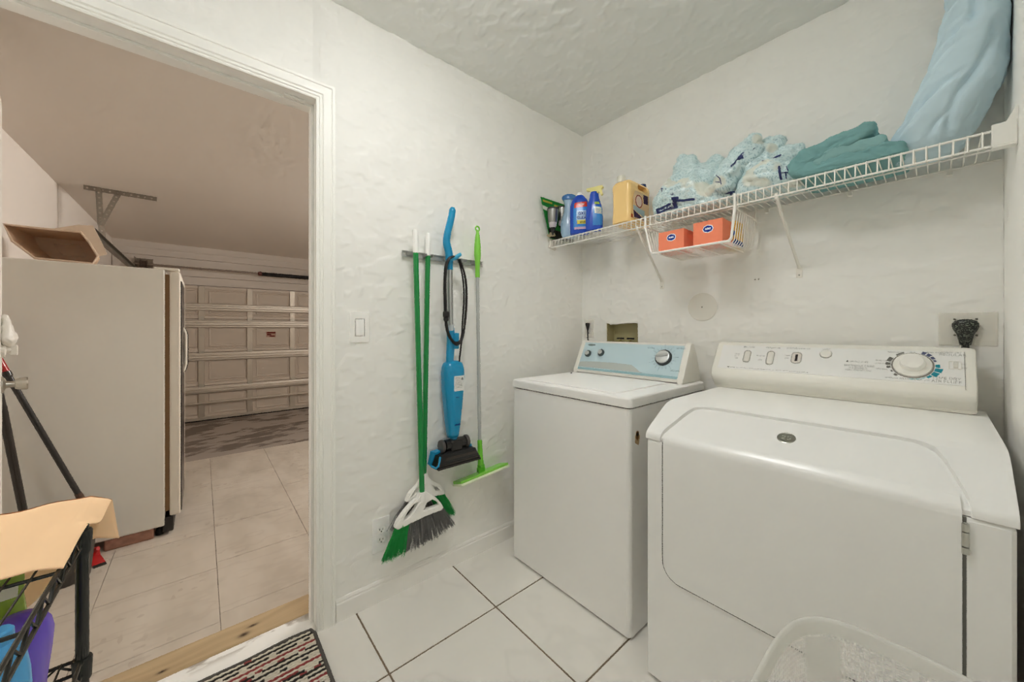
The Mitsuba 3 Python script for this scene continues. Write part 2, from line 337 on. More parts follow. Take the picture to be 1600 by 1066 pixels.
for j in range(-3, 4):
    y0, y1 = -1.855 + 0.457 * j + 0.0012, -1.855 + 0.457 * (j + 1) - 0.0012
    y0, y1 = max(y0, -2.806), min(y1, 1.2)
    off = 0.03 * ((j * 37) % 3 - 1)
    xs = [-0.239, -0.615 + off] + [-0.615 + off - 0.495 * k for k in range(1, 6)] + [-3.36]
    for a, b in zip(xs[:-1], xs[1:]):
        if a - b > 0.03 and y1 - y0 > 0.03:
            obj('tile', box(b + 0.0012, a - 0.0012, y0, y1, ZG - 0.004, ZG + 0.0004 * ((j + int(a * 10)) % 3), 0.0008), 'beige_tile', parent=fg, smooth=False)

# ceiling lamps (out of the picture, the room's own light)
def dome(name, x, y, z, r, col, lab, drop=0.07):
    t = thing(name, lab, 'ceiling lamp')
    obj('base', move(lathe([(r * 1.06, -0.02), (r * 1.08, -0.012), (r * 1.08, 0)], 40), x, y, z), 'satin', WHITE, parent=t)
    pr = [(r * math.sin(a), -0.02 - drop * math.cos(a)) for a in np.linspace(0.0, math.pi / 2, 8)]
    obj('shade', move(lathe(pr, 40), x, y, z), 'satin', 'ffffff', parent=t, emitter={'type': 'area', 'radiance': {'type': 'rgb', 'value': list(col)}})
dome('ceiling_lamp', 0.88, -1.42, H, 0.17, LAMP, 'round white dome lamp on the laundry room ceiling above the floor tiles')
dome('ceiling_lamp', 0.95, -2.60, H, 0.17, [c * 0.25 for c in LAMP], 'round white dome lamp on the laundry room ceiling near the rear wall')
t = thing('tube_lamp', 'long white tube lamp on the garage ceiling', 'tube lamp')
obj('housing', box(-2.2, -0.95, 0.22, 0.34, HG - 0.06, HG, 0.005), 'satin', WHITE, parent=t)
obj('tube', move(rot(lathe([(0.02, -0.6), (0.02, 0.6)], 16), 90, (0, 1, 0)), -1.58, 0.28, HG - 0.085), 'satin', 'ffffff', parent=t, emitter={'type': 'area', 'radiance': {'type': 'rgb', 'value': [c * 3.4 for c in LAMP_G]}})

# ================================================================== large appliances
# --- washer
W = thing('washer', 'white top load washing machine with pale blue control panel in the corner', 'washing machine')
wx0, wx1, wyf, wyb = 0.140, 0.818, -0.735, -0.075
EN = 'e6e5e2'
body = prism(rrect(wx0 + 0.004, wx1 - 0.004, wyf + 0.006, wyb, 0.018), 0.846)
obj('body', move(body, 0, 0, 0.010), 'enamel', EN, parent=W, smooth=40)
obj('seam', move(prism(rrect(wx0 + 0.01, wx1 - 0.01, wyf + 0.012, wyb - 0.005, 0.016), 0.006), 0, 0, 0.8555), 'matte', '45433d', parent=W)
def slab(x0, x1, y0, y1, z0, z1, r, e):      # rounded plan, softly rounded upper edge
    c = rrect(x0, x1, y0, y1, r)
    R = []
    for dz, ins in ((0, 0.001), (0.002, 0), (z1 - z0 - e, 0), (z1 - z0 - e * 0.6, e * 0.08), (z1 - z0 - e * 0.25, e * 0.35), (z1 - z0, e)):
        q = rrect(x0 + ins, x1 - ins, y0 + ins, y1 - ins, r)
        P = np.array(q.exterior.coords)[:-1]; R.append(np.c_[P, np.full(len(P), z0 + dz)])
    return loft(R)
top = slab(wx0, wx1, wyf, wyb, 0.861, 0.900, 0.02, 0.010)
obj('top', top, 'enamel', EN, parent=W, smooth=40)
lid = slab(wx0 + 0.075, wx1 - 0.085, wyf + 0.035, -0.285, 0.8995, 0.9055, 0.03, 0.004)
obj('lid', lid, 'enamel', 'e9e8e5', parent=W, smooth=40)
obj('lid_bumper', move(trimesh.creation.icosphere(2, 0.005), wx0 + 0.05, -0.33, 0.901), 'satin', '4a4a48', parent=W)
# console
cp = [(-0.268, 0.9005), (-0.268, 0.918), (-0.262, 0.925), (-0.186, 1.074), (-0.178, 1.083), (-0.165, 1.086), (-0.150, 1.082), (-0.120, 1.03), (-0.088, 0.945), (-0.08, 0.9005)]
cq = Polygon(cp)
obj('console', ext_x(list(cq.buffer(-0.004).exterior.coords)[:-1], 0.175, 0.775), 'satin', 'dcdad2', parent=W, smooth=40)
def endcap(x0, x1):
    P = cq.exterior.coords[:-1]; R = []
    for d, ins in ((0, 0.006), (0.003, 0.0015), (0.008, 0), (x1 - x0 - 0.008, 0), (x1 - x0 - 0.003, 0.0015), (x1 - x0, 0.006)):
        c = np.array(P) - np.mean(P, 0); s = 1 - ins / 0.09
        R.append(np.c_[np.full(len(P), x0 + d), c * s + np.mean(P, 0)])
    m = loft(R); m.invert() if m.volume < 0 else None; return m
obj('end_cap', endcap(0.148, 0.180), 'satin', 'e4e2da', parent=W, smooth=40)
obj('end_cap', endcap(0.765, 0.797), 'satin', 'e4e2da', parent=W, smooth=40)
wo, we = np.array([0, -0.262, 0.925]), np.array([0, 0.076, 0.149]); we = we / np.linalg.norm(we); wn = np.array([0, -we[2], we[1]])
def wp(mesh, x, v, d=0.0): return put(mesh, wo + np.array([x, 0, 0]) + we * v + wn * d, (1, 0, 0), we, wn)
obj('control_panel', wp(move(prism(rrect(0.178, 0.768, -0.004, 0.166, 0.004), 0.003), 0, 0, 0), 0, 0, -0.0035), 'gloss', 'bcd2d9', parent=W)
band = Polygon([(0.180, 0.040)] + [(x, 0.043 + 0.008 * math.sin((x - 0.18) / 0.4 * math.pi)) for x in np.linspace(0.2, 0.52, 12)] + [(0.55, 0.030), (0.575, 0.014), (0.595, 0.010), (0.180, 0.012)])
obj('silver_band', wp(prism(band, 0.0006), 0, 0, -0.0004), 'gloss', 'b4bbb7', parent=W)
obj('lower_band', wp(prism(sbox(0.180, -0.003, 0.767, 0.008), 0.0005), 0, 0, -0.0004), 'gloss', '8fb2ba', parent=W)
for x, v in ((0.224, 0.094), (0.312, 0.104)):
    k = obj('knob', wp(lathe([(0.0195, 0), (0.0195, 0.010), (0.017, 0.013), (0.013, 0.0135)], 32), x, v), 'satin', '3a4546', parent=W)
    obj('cap', wp(lathe([(0.0135, 0.012), (0.0135, 0.017), (0.011, 0.019)], 32), x, v), 'steel', 'd9dcdc', parent=k)
k = obj('dial', wp(lathe([(0.041, 0), (0.041, 0.007), (0.0375, 0.012), (0.034, 0.013)], 48), 0.680, 0.098), 'satin', '2e3435', parent=W)
obj('cap', wp(lathe([(0.0345, 0.012), (0.0335, 0.017), (0.030, 0.019), (0.0, 0.0195)], 48), 0.680, 0.098), 'steel', 'dcdede', parent=k)
obj('grip', wp(rot(rbox(-0.029, 0.029, -0.006, 0.006, 0.016, 0.028, 0.005, 12), 12), 0.680, 0.103), 'steel', 'c9cccc', parent=k)
mk = []
for i in range(20):
    a = i / 20 * 2 * math.pi + 0.1
    L = (0.024, 0.008, 0.013)[i % 3]
    mk.append(rot(move(box(-0.0008, 0.0008, 0, L, 0, 0.0006), 0, 0.049, 0), math.degrees(a)))
obj('dial_marks', wp(mk, 0.680, 0.098, -0.0004), 'matte', '87a0a8', parent=W)
for s, x, v, h in (('NORMAL', 0.755, 0.152, 0.008), ('CASUAL', 0.603, 0.148, 0.007), ('DELICATE', 0.748, 0.036, 0.007)):
    obj('lettering', wp(ctext(s, h), x, v, -0.0004), 'matte', '87a0a8', parent=W)
obj('badge', wp(move(loft([sring(0, 0, 0, 0.027, 0.0065), sring(0, 0, 0.0018, 0.026, 0.006)]), 0, 0, 0), 0.229, 0.151, -0.0004), 'steel', '8a9a9c', parent=W)
# rust spot on the right side
def splat(seed, r, sx, sy):
    g = np.random.default_rng(seed); a = np.linspace(0, 2 * np.pi, 40, endpoint=False)
    q = r * (0.65 + 0.5 * g.random(40)); q = (q + np.roll(q, 1)) / 2
    return Polygon(np.c_[np.cos(a) * q * sx, np.sin(a) * q * sy])
for c, r, sx, sy, lift in (('a98f6e', 0.020, 0.9, 1.5, 0.0001), ('6b4a2c', 0.013, 0.9, 1.5, 0.0005), ('2c2016', 0.008, 1.2, 1.0, 0.0009)):
    obj('rust_spot', put(prism(splat(int(r * 1e4), r, sx, sy), 0.0006), (wx1 - 0.0042 + lift, -0.680, 0.765 - r), (0, 1, 0), (0, 0, 1)), 'matte', c, parent=W, smooth=False, label='brown rust spot on the washer side')
for x in (wx0 + 0.06, wx1 - 0.06):
    for y in (wyf + 0.06, wyb - 0.06):
        obj('foot', move(lathe([(0.02, 0), (0.02, 0.006), (0.012, 0.012)], 16), x, y, 0), 'matte', '222222', parent=W)

# --- dryer
D = thing('dryer', 'white front load clothes dryer with sloped door and dial console by the right wall', 'clothes dryer')
dx0, dx1, dyf = 0.918, 1.650, -0.7955
DE = 'e4e4e1'
doorF = [(0.977, 0.82), (0.977, 0.425)] + arc((1.029, 0.409), 0.052, 180, 270, 8)[1:] + [(1.55, 0.357)] + arc((1.534, 0.409), 0.052, 270, 360, 8)[1:] + [(1.586, 0.82)]
doorF = Polygon(doorF)
obj('body', box(dx0, dx1, dyf, -0.06, 0.006, 0.787, 0.006), 'enamel', DE, parent=D, smooth=False)
sideprof = [(-0.06, 0.7895), (-0.06, 0.894), (-0.585, 0.896)] + [(-0.62, 0.8945), (-0.650, 0.8885), (-0.680, 0.876), (-0.775, 0.823), (-0.790, 0.812), (-0.7965, 0.802), (-0.7965, 0.7895)]
tm_top = mfd(ext_x(sideprof, dx0 - 0.003, dx1 + 0.003))
foot = Polygon([(0.977, -0.85), (0.977, -0.80), (0.980, -0.775), (1.006, -0.700), (1.022, -0.664), (1.045, -0.650), (1.075, -0.645), (1.488, -0.645), (1.518, -0.650), (1.541, -0.664), (1.557, -0.700), (1.583, -0.775), (1.586, -0.80), (1.586, -0.85)])
cutT = mfd(prism(foot.buffer(0.012), 0.3)).translate((0, 0, 0.70))
slope_floor = mfd(put(prism(Polygon([(y, z - 0.013) for y, z in sideprof[2:-2]] + [(-0.7965, 0.60), (-0.585, 0.60)]), dx1 - dx0), (dx0, 0, 0), (0, 1, 0), (0, 0, 1)))
obj('top', tm_top - (cutT - slope_floor), 'enamel', DE, parent=D, smooth=35)
# door: upright panel + sloped upper panel that follows the top
up = [(y + (-0.004), z - 0.0035) for y, z in [(-0.60, 0.8945), (-0.650, 0.8885), (-0.680, 0.876), (-0.775, 0.823)]]
dprof = [(-0.60, 0.874)] + up[:1] + up[1:] + [(-0.792, 0.808), (-0.7985, 0.798), (-0.8005, 0.785), (-0.8005, 0.76), (-0.772, 0.76), (-0.768, 0.80), (-0.68, 0.853)]
dsl = mfd(put(prism(Polygon(dprof), 0.74), (dx0, 0, 0), (0, 1, 0), (0, 0, 1))) ^ mfd(move(prism(foot, 0.4), 0, 0, 0.6))
dfr = mfd(put(prism(doorF.intersection(sbox(0.9, 0.3, 1.7, 0.762)), 0.0285), (0, -0.772, 0), (1, 0, 0), (0, 0, 1)))
dd = obj('door', dsl + dfr, 'enamel', 'e3e3e0', parent=D, smooth=35)
obj('badge', put(lathe([(0.0, 0), (0.021, 0.0005), (0.021, 0.0025), (0.0185, 0.0035), (0.017, 0.0028), (0.0, 0.003)], 36), (1.284, -0.712, 0.8545), (1, 0, 0), (0, 0.874, 0.486)), 'steel', '9a9a90', parent=dd)
obj('badge_lettering', put(move(ctext('25', 0.014, 0.001), 0, 0, 0), (1.284, -0.712 - 0.00136, 0.8545 + 0.00245), (1, 0, 0), (0, 0.874, 0.486)), 'steel', 'd6d6cf', parent=dd)
obj('door_gap', put(prism(doorF.buffer(0.0055).difference(doorF.buffer(-0.004)).intersection(sbox(0.9, 0.3, 1.7, 0.7885)), 0.0008), (0, dyf + 0.0003, 0), (1, 0, 0), (0, 0, 1)), 'matte', '6a6a66', parent=D, smooth=False)
hg = obj('hinge', [box(1.5865, 1.5935, -0.7995, -0.778, 0.717, 0.778, 0.0012)], 'steel', 'b9b9b1', parent=D)
for z0, z1 in ((0.718, 0.731), (0.733, 0.760), (0.762, 0.777)):
    obj('knuckle', move(lathe([(0.0052, z0), (0.0052, z1)], 14), 1.590, -0.8005, 0), 'steel', 'c9c9c2', parent=hg)
for x in (dx0 + 0.07, dx1 - 0.07):
    for y in (dyf + 0.07, -0.13):
        obj('foot', move(lathe([(0.022, 0), (0.022, 0.006), (0.012, 0.0085)], 16), x, y, 0), 'matte', '262626', parent=D)
# console
dcp = [(-0.168, 0.8955), (-0.170, 0.905), (-0.184, 0.917), (-0.200, 0.930), (-0.2075, 0.945), (-0.2075, 0.958), (-0.203, 0.972), (-0.198, 0.9825), (-0.128, 1.0805), (-0.120, 1.089), (-0.108, 1.0935), (-0.07, 1.0935), (-0.062, 1.088), (-0.060, 0.8955)]
DQ = Polygon(dcp); P = np.array(dcp); mid = P.mean(0); R = []
for x, s in ((0.893, 0.93), (0.8965, 0.975), (0.903, 0.995), (0.912, 1.0), (1.612, 1.0), (1.621, 0.995), (1.6285, 0.975), (1.632, 0.93)):
    R.append(np.c_[np.full(len(P), x), (P - mid) * s + mid])
    R[-1][:, 2] = np.maximum(R[-1][:, 2], 0.8956)
cm = loft(R); cm.invert() if cm.volume < 0 else None
obj('console', cm, 'satin', 'e6e4db', parent=D, smooth=35)
do, de = np.array([0, -0.20, 0.98]), np.array([0, 0.070, 0.098]); de = de / np.linalg.norm(de); dn = np.array([0, -de[2], de[1]])
DOFF = 0.0022
def dp(mesh, x, v, d=0.0): return put(mesh, do + np.array([x, 0, 0]) + de * v + dn * (d + DOFF - 0.0022), (1, 0, 0), de, dn)
obj('control_panel', dp(move(prism(rrect(0.918, 1.608, 0.004, 0.124, 0.003), 0.001), 0, 0, 0), 0, 0, 0.0), 'gloss', 'e8e8e5', parent=D)
INK = '9b9a94'
def dtext(s, x, v, h, color=INK, bold=False):
    obj('lettering', dp(ctext(s, h, 0.0004, bold), x, v, 0.001), 'matte', color, parent=D, smooth=False)
def pill(w, h, r): return rrect(-w / 2, w / 2, -h / 2, h / 2, r, 6)
for x, v, h in ((1.022, 0.068, 0.060), (1.106, 0.066, 0.066)):
    k = obj('switch', dp(prism(pill(0.027, h, 0.012).difference(pill(0.023, h - 0.004, 0.010)), 0.0025), x, v, 0.001), 'satin', '9c9a92', parent=D)
    obj('rocker', dp(rbox(-0.0105, 0.0105, -h / 2 + 0.004, h / 2 - 0.004, -0.006, 0.005, 0.005, 12), x, v, 0.001), 'gloss', 'e2e0d8', parent=k)
k = obj('indicator', dp(prism(pill(0.034, 0.052, 0.013).difference(pill(0.028, 0.046, 0.011)), 0.002), 1.192, 0.073, 0.001), 'satin', 'a5a29a', parent=D)
obj('plate', dp(prism(pill(0.028, 0.046, 0.011), 0.0012), 1.192, 0.073, 0.001), 'gloss', 'd5d0c8', parent=k)
obj('window', dp(prism(pill(0.008, 0.03, 0.001), 0.0016), 1.192, 0.073, 0.0013), 'gloss', '221a17', parent=k)
k = obj('start_button', dp(lathe([(0.0165, 0), (0.0165, 0.004), (0.0145, 0.006), (0.0, 0.0062)], 28), 1.279, 0.096, 0.001), 'gloss', 'e8e6df', parent=D)
obj('button_ring', dp(prism(Point(0, 0).buffer(0.0185, quad_segs=8).difference(Point(0, 0).buffer(0.0166, quad_segs=8)), 0.0015), 1.279, 0.096, 0.001), 'satin', '8c8a83', parent=k)
obj('led', dp(lathe([(0.003, 0), (0.002, 0.0015)], 12), 1.3414, 0.0696, 0.001), 'gloss', '20211f', parent=D)
for s, x, v, h in (('END SIGNAL', 1.024, 0.116, 0.0052), ('TEMPERATURE', 1.108, 0.116, 0.0052), ('MOISTURE MONITOR', 1.193, 0.117, 0.0052), ('START', 1.279, 0.118, 0.0055), ('LOUD', 0.983, 0.079, 0.005), ('SOFT', 0.983, 0.068, 0.005), ('OFF', 0.983, 0.057, 0.005),
                   ('REGULAR', 1.072, 0.075, 0.005), ('LOW', 1.072, 0.055, 0.005), ('DAMP', 1.162, 0.082, 0.005), ('DRY', 1.162, 0.070, 0.005), ('INTELLIDRY', 1.372, 0.070, 0.006), ('WRINKLE FREE', 1.373, 0.054, 0.008), ('FABRICS', 1.371, 0.044, 0.008), ('WITH PRESS CARE', 1.371, 0.035, 0.0055),
                   ('REGULAR', 1.585, 0.113, 0.0088), ('SENSOR DRY', 1.582, 0.121, 0.0048), ('TIME DRY', 1.572, 0.026, 0.0088), ('AIR FLUFF', 1.572, 0.014, 0.0088), ('WRINKLE RELEASE', 1.470, 0.014, 0.005), ('TIMED DRY', 1.520, 0.014, 0.005), ('MORE DRY', 1.545, 0.119, 0.005), ('DAMP DRY', 1.459, 0.115, 0.005),
                   ('VERY DRY', 1.430, 0.080, 0.005), ('LESS DRY', 1.428, 0.068, 0.005), ('NORMAL', 1.430, 0.046, 0.005), ('OFF', 1.5, 0.1165, 0.005), ('ON', 1.607, 0.080, 0.0045), ('OFF', 1.608, 0.066, 0.0045)):
    dtext(s, x, v, h)
obj('logo_line', dp([box(0.957, 0.965, 0.008, 0.014, 0, 0.0005), box(0.968, 0.985, 0.0102, 0.0118, 0, 0.0005), box(0.99, 1.235, 0.0106, 0.0114, 0, 0.0005)], 0, 0, 0.001), 'matte', INK, parent=D, smooth=False)
obj('side_line', dp([box(1.6085, 1.6095, -0.01, 0.125, 0, 0.0006)], 0, 0, 0.0006), 'matte', '8b8a84', parent=D, smooth=False)
KX, KV = 1.500, 0.066
dk = obj('dial', dp(lathe([(0.044, 0), (0.0435, 0.006), (0.040, 0.0085), (0.034, 0.010), (0.031, 0.0125)], 56), KX, KV, 0.001), 'gloss', 'e9e7df', parent=D)
obj('grip', dp(lathe([(0.0305, 0.010), (0.0285, 0.022), (0.0275, 0.028), (0.025, 0.0305), (0.0, 0.0315)], 48), KX, KV, 0.001), 'gloss', 'efede6', parent=dk)
def sector(r0, r1, a0, a1, n=6):
    A = np.radians(np.linspace(a0, a1, n)); return Polygon([(r1 * math.cos(a), r1 * math.sin(a)) for a in A] + [(r0 * math.cos(a), r0 * math.sin(a)) for a in A[::-1]])
obj('dial_ring', dp(prism(Point(0, 0).buffer(0.0485, quad_segs=14).difference(Point(0, 0).buffer(0.0445, quad_segs=14)), 0.0006), KX, KV, 0.001), 'satin', '807c75', parent=D, smooth=False)
def marks(segs, color, lab=None):
    obj('dial_mark', dp(prism(unary_union([sector(0.050, r1, a0, a1) for a0, a1, r1 in segs]), 0.0005), KX, KV, 0.001), 'matte', color, parent=D, smooth=False, label=lab)
marks([(58, 68, 0.060), (44, 55, 0.060), (30, 41, 0.058), (19, 27, 0.056)], '565c78')
marks([(-4, 8, 0.060), (-20, -7, 0.066), (-37, -23, 0.064), (-52, -40, 0.057)], '2d8a9c', 'teal segments of the dial scale')
marks([(-66, -55, 0.053), (-80, -69, 0.053), (-95, -83, 0.053)], '8fc0c6')
marks([(112, 135, 0.055), (150, 168, 0.061), (172, 182, 0.062), (186, 195, 0.060), (205, 212, 0.055), (222, 231, 0.057)], '6a6964')
obj('selector', [dp(prism(rrect(-0.013, 0.013, -0.014, 0.014, 0.002).difference(rrect(-0.0115, 0.0115, -0.0125, 0.0125, 0.002)), 0.0015), 1.590, 0.074, 0.001), dp(box(-0.004, 0.006, -0.01, 0.01, 0, 0.003, 0.001), 1.590, 0.074, 0.001)], 'satin', 'd9d6cc', parent=D)

# --- refrigerator in the garage
R_ = thing('refrigerator', 'tall off-white refrigerator seen from its side in the garage', 'refrigerator')
fx0, fx1, fyf, fyb, fz0, fz1 = -2.47, -1.70, -2.099, -2.795, -0.115, 1.536
obj('body', box(fx0, fx1, fyb, fyf, fz0, fz1, 0.006), 'satin', 'dbdad2', parent=R_, smooth=False)
obj('gasket', box(fx0 + 0.01, fx1 - 0.012, fyf, fyf + 0.022, fz0 + 0.09, fz1 - 0.03), 'matte', '7c6348', parent=R_, smooth=False)
dr_ = obj('door', rbox(fx0, fx1, fyf + 0.022, -2.024, fz0 + 0.055, fz1 - 0.012, 0.01, 12), 'satin', 'd9d4c8', parent=R_)
obj('door_edge', box(fx0 + 0.3, fx1 - 0.01, -2.0245, -2.018, fz0 + 0.075, fz1 - 0.07, 0.002), 'gloss', '1d1b19', parent=dr_, smooth=False)
hp = [(-2.05, -2.026, 1.16), (-2.05, -2.016, 1.14), (-2.05, -2.008, 1.11), (-2.05, -2.008, 0.90), (-2.05, -2.016, 0.86), (-2.05, -2.026, 0.84)]
obj('handle', tube(hp, 0.011, 10), 'satin', 'dcd7ca', parent=dr_)
obj('handle_trim', tube([(x, y + 0.011, z) for x, y, z in hp], 0.004, 8), 'gloss', '1d1b19', parent=dr_)
obj('hinge_cap', box(-1.78, -1.71, fyf - 0.05, -2.03, fz1 - 0.004, fz1 + 0.013, 0.004), 'satin', 'dedbd0', parent=R_)
obj('toe_grille', box(fx0 + 0.02, fx1 - 0.005, fyf - 0.01, -2.058, ZG + 0.022, fz0 + 0.05, 0.004), 'satin', '171615', parent=R_)
for y in (-2.125, -2.47):
    obj('foot', move(lathe([(0.02, 0), (0.02, 0.02), (0.012, 0.064)], 14), fx1 - 0.05 if y > -2.2 else fx1 - 0.03, y, ZG), 'matte', '141414', parent=R_)
for x, lab in ((fx1 - 0.055, 'reddish brown brick under the near side of the refrigerator'),):
    bk = obj('brick', box(x - 0.05, x + 0.052, -2.360, -2.150, ZG + 0.0005, fz0 - 0.0003, 0.005), 'brick_clay', smooth=False, label=lab, category='brick')

# ================================================================== wall fittings of the laundry
sw = thing('light_switch', 'white single rocker light switch on the wall beside the door casing', 'light switch')
obj('plate', put(slab(-1.469, -1.391, 1.097, 1.222, 0, 0.006, 0.004, 0.003), (0.0, 0, 0), (0, 1, 0), (0, 0, 1)), 'gloss', WHITE, parent=sw, smooth=35)
obj('rocker', put(slab(-1.447, -1.413, 1.126, 1.193, 0.003, 0.009, 0.002, 0.002), (0, 0, 0), (0, 1, 0), (0, 0, 1)), 'gloss', 'f2f1ed', parent=sw, smooth=35)
obj('rocker_gap', onleft(sbox(-1.4495, 1.1235, -1.4105, 1.1955), 0.0058, 0.0006), 'matte', '9a9890', parent=sw, smooth=False)
def duplex(parent, place, s=1.0):
    for dy in (0.0215, -0.0215):
        f = obj('socket', place(move(prism(Point(0, 0).buffer(0.0175, quad_segs=10).intersection(sbox(-0.02, -0.0145, 0.02, 0.0145)), 0.0022), 0, dy, 0.005)), 'gloss', 'f3f2ee', parent=parent)
        obj('slots', place([move(box(-0.0078, -0.0054, -0.001, 0.0075, 0.0068, 0.0078), 0, dy, 0), move(box(0.0054, 0.0078, -0.001, 0.0065, 0.0068, 0.0078), 0, dy, 0), move(prism(Point(0, -0.0075).buffer(0.0028), 0.001), 0, dy, 0.0068)]), 'matte', '2e2c29', parent=f, smooth=False)
ot = thing('wall_outlet', 'white duplex wall outlet low behind the green broom bristles', 'outlet')
L1 = lambda m: put(tm(m), (0.0, -1.343, 0.279), (0, 1, 0), (0, 0, 1))
obj('plate', L1(slab(-0.037, 0.037, -0.072, 0.072, 0, 0.006, 0.004, 0.003)), 'gloss', 'f2f2f0', parent=ot, smooth=35)
duplex(ot, L1)
ow = thing('wall_outlet', 'white wall outlet near the corner above the washer with a black plug', 'outlet')
L2 = lambda m: put(tm(m), (0.062, 0.0, 1.155), (1, 0, 0), (0, 0, 1))
obj('plate', L2(slab(-0.037, 0.037, -0.060, 0.060, 0, 0.006, 0.004, 0.003)), 'gloss', 'e2dfd6', parent=ow, smooth=35)
duplex(ow, L2)
pc = thing('washer_plug', 'black plug and cord hanging from the outlet in the corner behind the washer', 'plug')
obj('plug', move(loft([sring(0, 0, z, a, b, 3, 16) for z, a, b in ((-0.034, 0.004, 0.004), (-0.022, 0.007, 0.007), (0.0, 0.013, 0.011), (0.012, 0.014, 0.012), (0.016, 0.011, 0.010))]), 0.062, -0.020, 1.176), 'satin', '191817', parent=pc)
obj('cord', tube(spline([(0.062, -0.020, 1.145), (0.064, -0.021, 1.10), (0.075, -0.030, 1.02), (0.085, -0.035, 0.8), (0.09, -0.03, 0.5)], 24), 0.0042, 8), 'satin', '191817', parent=pc)
cv = thing('vent_cover', 'round white cover plate on the wall between washer and dryer', 'cover plate')
obj('disc', put(lathe([(0.071, 0), (0.071, 0.004), (0.066, 0.0065), (0.0, 0.0075)], 56), (0.774, 0, 1.264), (1, 0, 0), (0, 0, 1)), 'satin', 'dedbd2', parent=cv, smooth=40)
obj('screw', put(lathe([(0.004, 0.007), (0.003, 0.0095)], 12), (0.774, 0, 1.264), (1, 0, 0), (0, 0, 1)), 'steel', '8a8880', parent=cv)
# recessed supply box behind the washer
sb = thing('supply_box', 'recessed olive washer supply box with valves in the back wall', 'supply box')
bx0, bx1, bz0, bz1 = 0.198, 0.412, 1.0, 1.188
obj('box', [box(bx0, bx1, 0.075, 0.08, bz0, bz1), box(bx0 - 0.004, bx0, 0.004, 0.08, bz0, bz1), box(bx1, bx1 + 0.004, 0.004, 0.08, bz0, bz1), box(bx0, bx1, 0.004, 0.08, bz1, bz1 + 0.004), box(bx0, bx1, 0.004, 0.08, bz0 - 0.004, bz0)], 'satin', 'a79f78', parent=sb, smooth=False)
for x in (0.265, 0.335):
    v = obj('valve', move(lathe([(0.010, 1.005), (0.010, 1.055), (0.013, 1.06), (0.013, 1.075), (0.006, 1.08), (0.006, 1.092)], 16), x, 0.045, 0), 'steel', 'a8986a', parent=sb)
    obj('handle', move(box(-0.024, 0.024, -0.006, 0.006, 1.090, 1.099, 0.002), x, 0.045, 0), 'satin', '1c1b1a', parent=v)
# dryer outlet and plug
dpo = thing('dryer_outlet', 'large white wall plate behind the dryer console holding the heavy black plug', 'outlet')
obj('plate', put(slab(1.556, 1.680, 1.098, 1.208, 0, 0.006, 0.003, 0.0015), (0, 0, 0), (1, 0, 0), (0, 0, 1)), 'satin', 'dbd8ce', parent=dpo, smooth=35)
obj('screw', [put(lathe([(0.0035, 0.005), (0.003, 0.0075)], 12), (x, 0, z), (1, 0, 0), (0, 0, 1)) for x in (1.592, 1.638) for z in (1.186, 1.133)], 'steel', '6a675e', parent=dpo)
dpl = thing('dryer_plug', 'black speckled round dryer plug on the wall plate at right', 'plug')
pp = [(z, a, b) for z, a, b in ((1.050, 0.0085, 0.010), (1.100, 0.0085, 0.010), (1.102, 0.0125, 0.013), (1.116, 0.0150, 0.015), (1.135, 0.0185, 0.017), (1.150, 0.0255, 0.018), (1.162, 0.0290, 0.018), (1.172, 0.0285, 0.018), (1.180, 0.0235, 0.016), (1.185, 0.0140, 0.012), (1.1865, 0.002, 0.002))]
obj('plug', loft([sring(1.614, -0.0245, z, a, b, 2.3, 28) for z, a, b in pp]), 'speckled_black', parent=dpl, smooth=True)
for x, lab in ((1.006, 'left one of two tiny grey wall anchors under the wire shelf'), (1.020, 'right one of two tiny grey wall anchors, nearer the shelf brace')):
    obj('wall_anchor', put(lathe([(0.004, 0), (0.003, 0.002)], 12), (x, 0, 1.38), (1, 0, 0), (0, 0, 1)), 'satin', '8b877d', label=lab, category='wall anchor', group='two wall anchors under the shelf')

# ================================================================== hanging tools on the left wall
rk = thing('tool_rack', 'galvanised steel tool rack rail on the wall holding the brooms', 'tool rack')
rail = sbox(-1.252, 1.474, -0.82, 1.500).difference(unary_union([Point(-1.238, 1.487).buffer(0.005), Point(-0.834, 1.487).buffer(0.005)]))
obj('rail', [onleft(rail, 0.006, 0.002), box(0.006, 0.016, -1.252, -0.82, 1.498, 1.5005), box(0.006, 0.016, -1.252, -0.82, 1.4735, 1.476), box(0.0, 0.006, -1.15, -1.11, 1.478, 1.496), box(0.0, 0.006, -0.96, -0.92, 1.478, 1.496)], 'galvanised', 'b9bbb8', parent=rk, smooth=False)
for y in (-1.215, -1.138, -1.03, -0.955, -0.875):
    c = obj('clip', [box(0.008, 0.020, y - 0.017, y + 0.017, 1.478, 1.496, 0.002), box(0.018, 0.050, y - 0.0165, y - 0.0145, 1.481, 1.493), box(0.018, 0.050, y + 0.0145, y + 0.0165, 1.481, 1.493)], 'galvanised', 'a6a8a5', parent=rk, smooth=False)

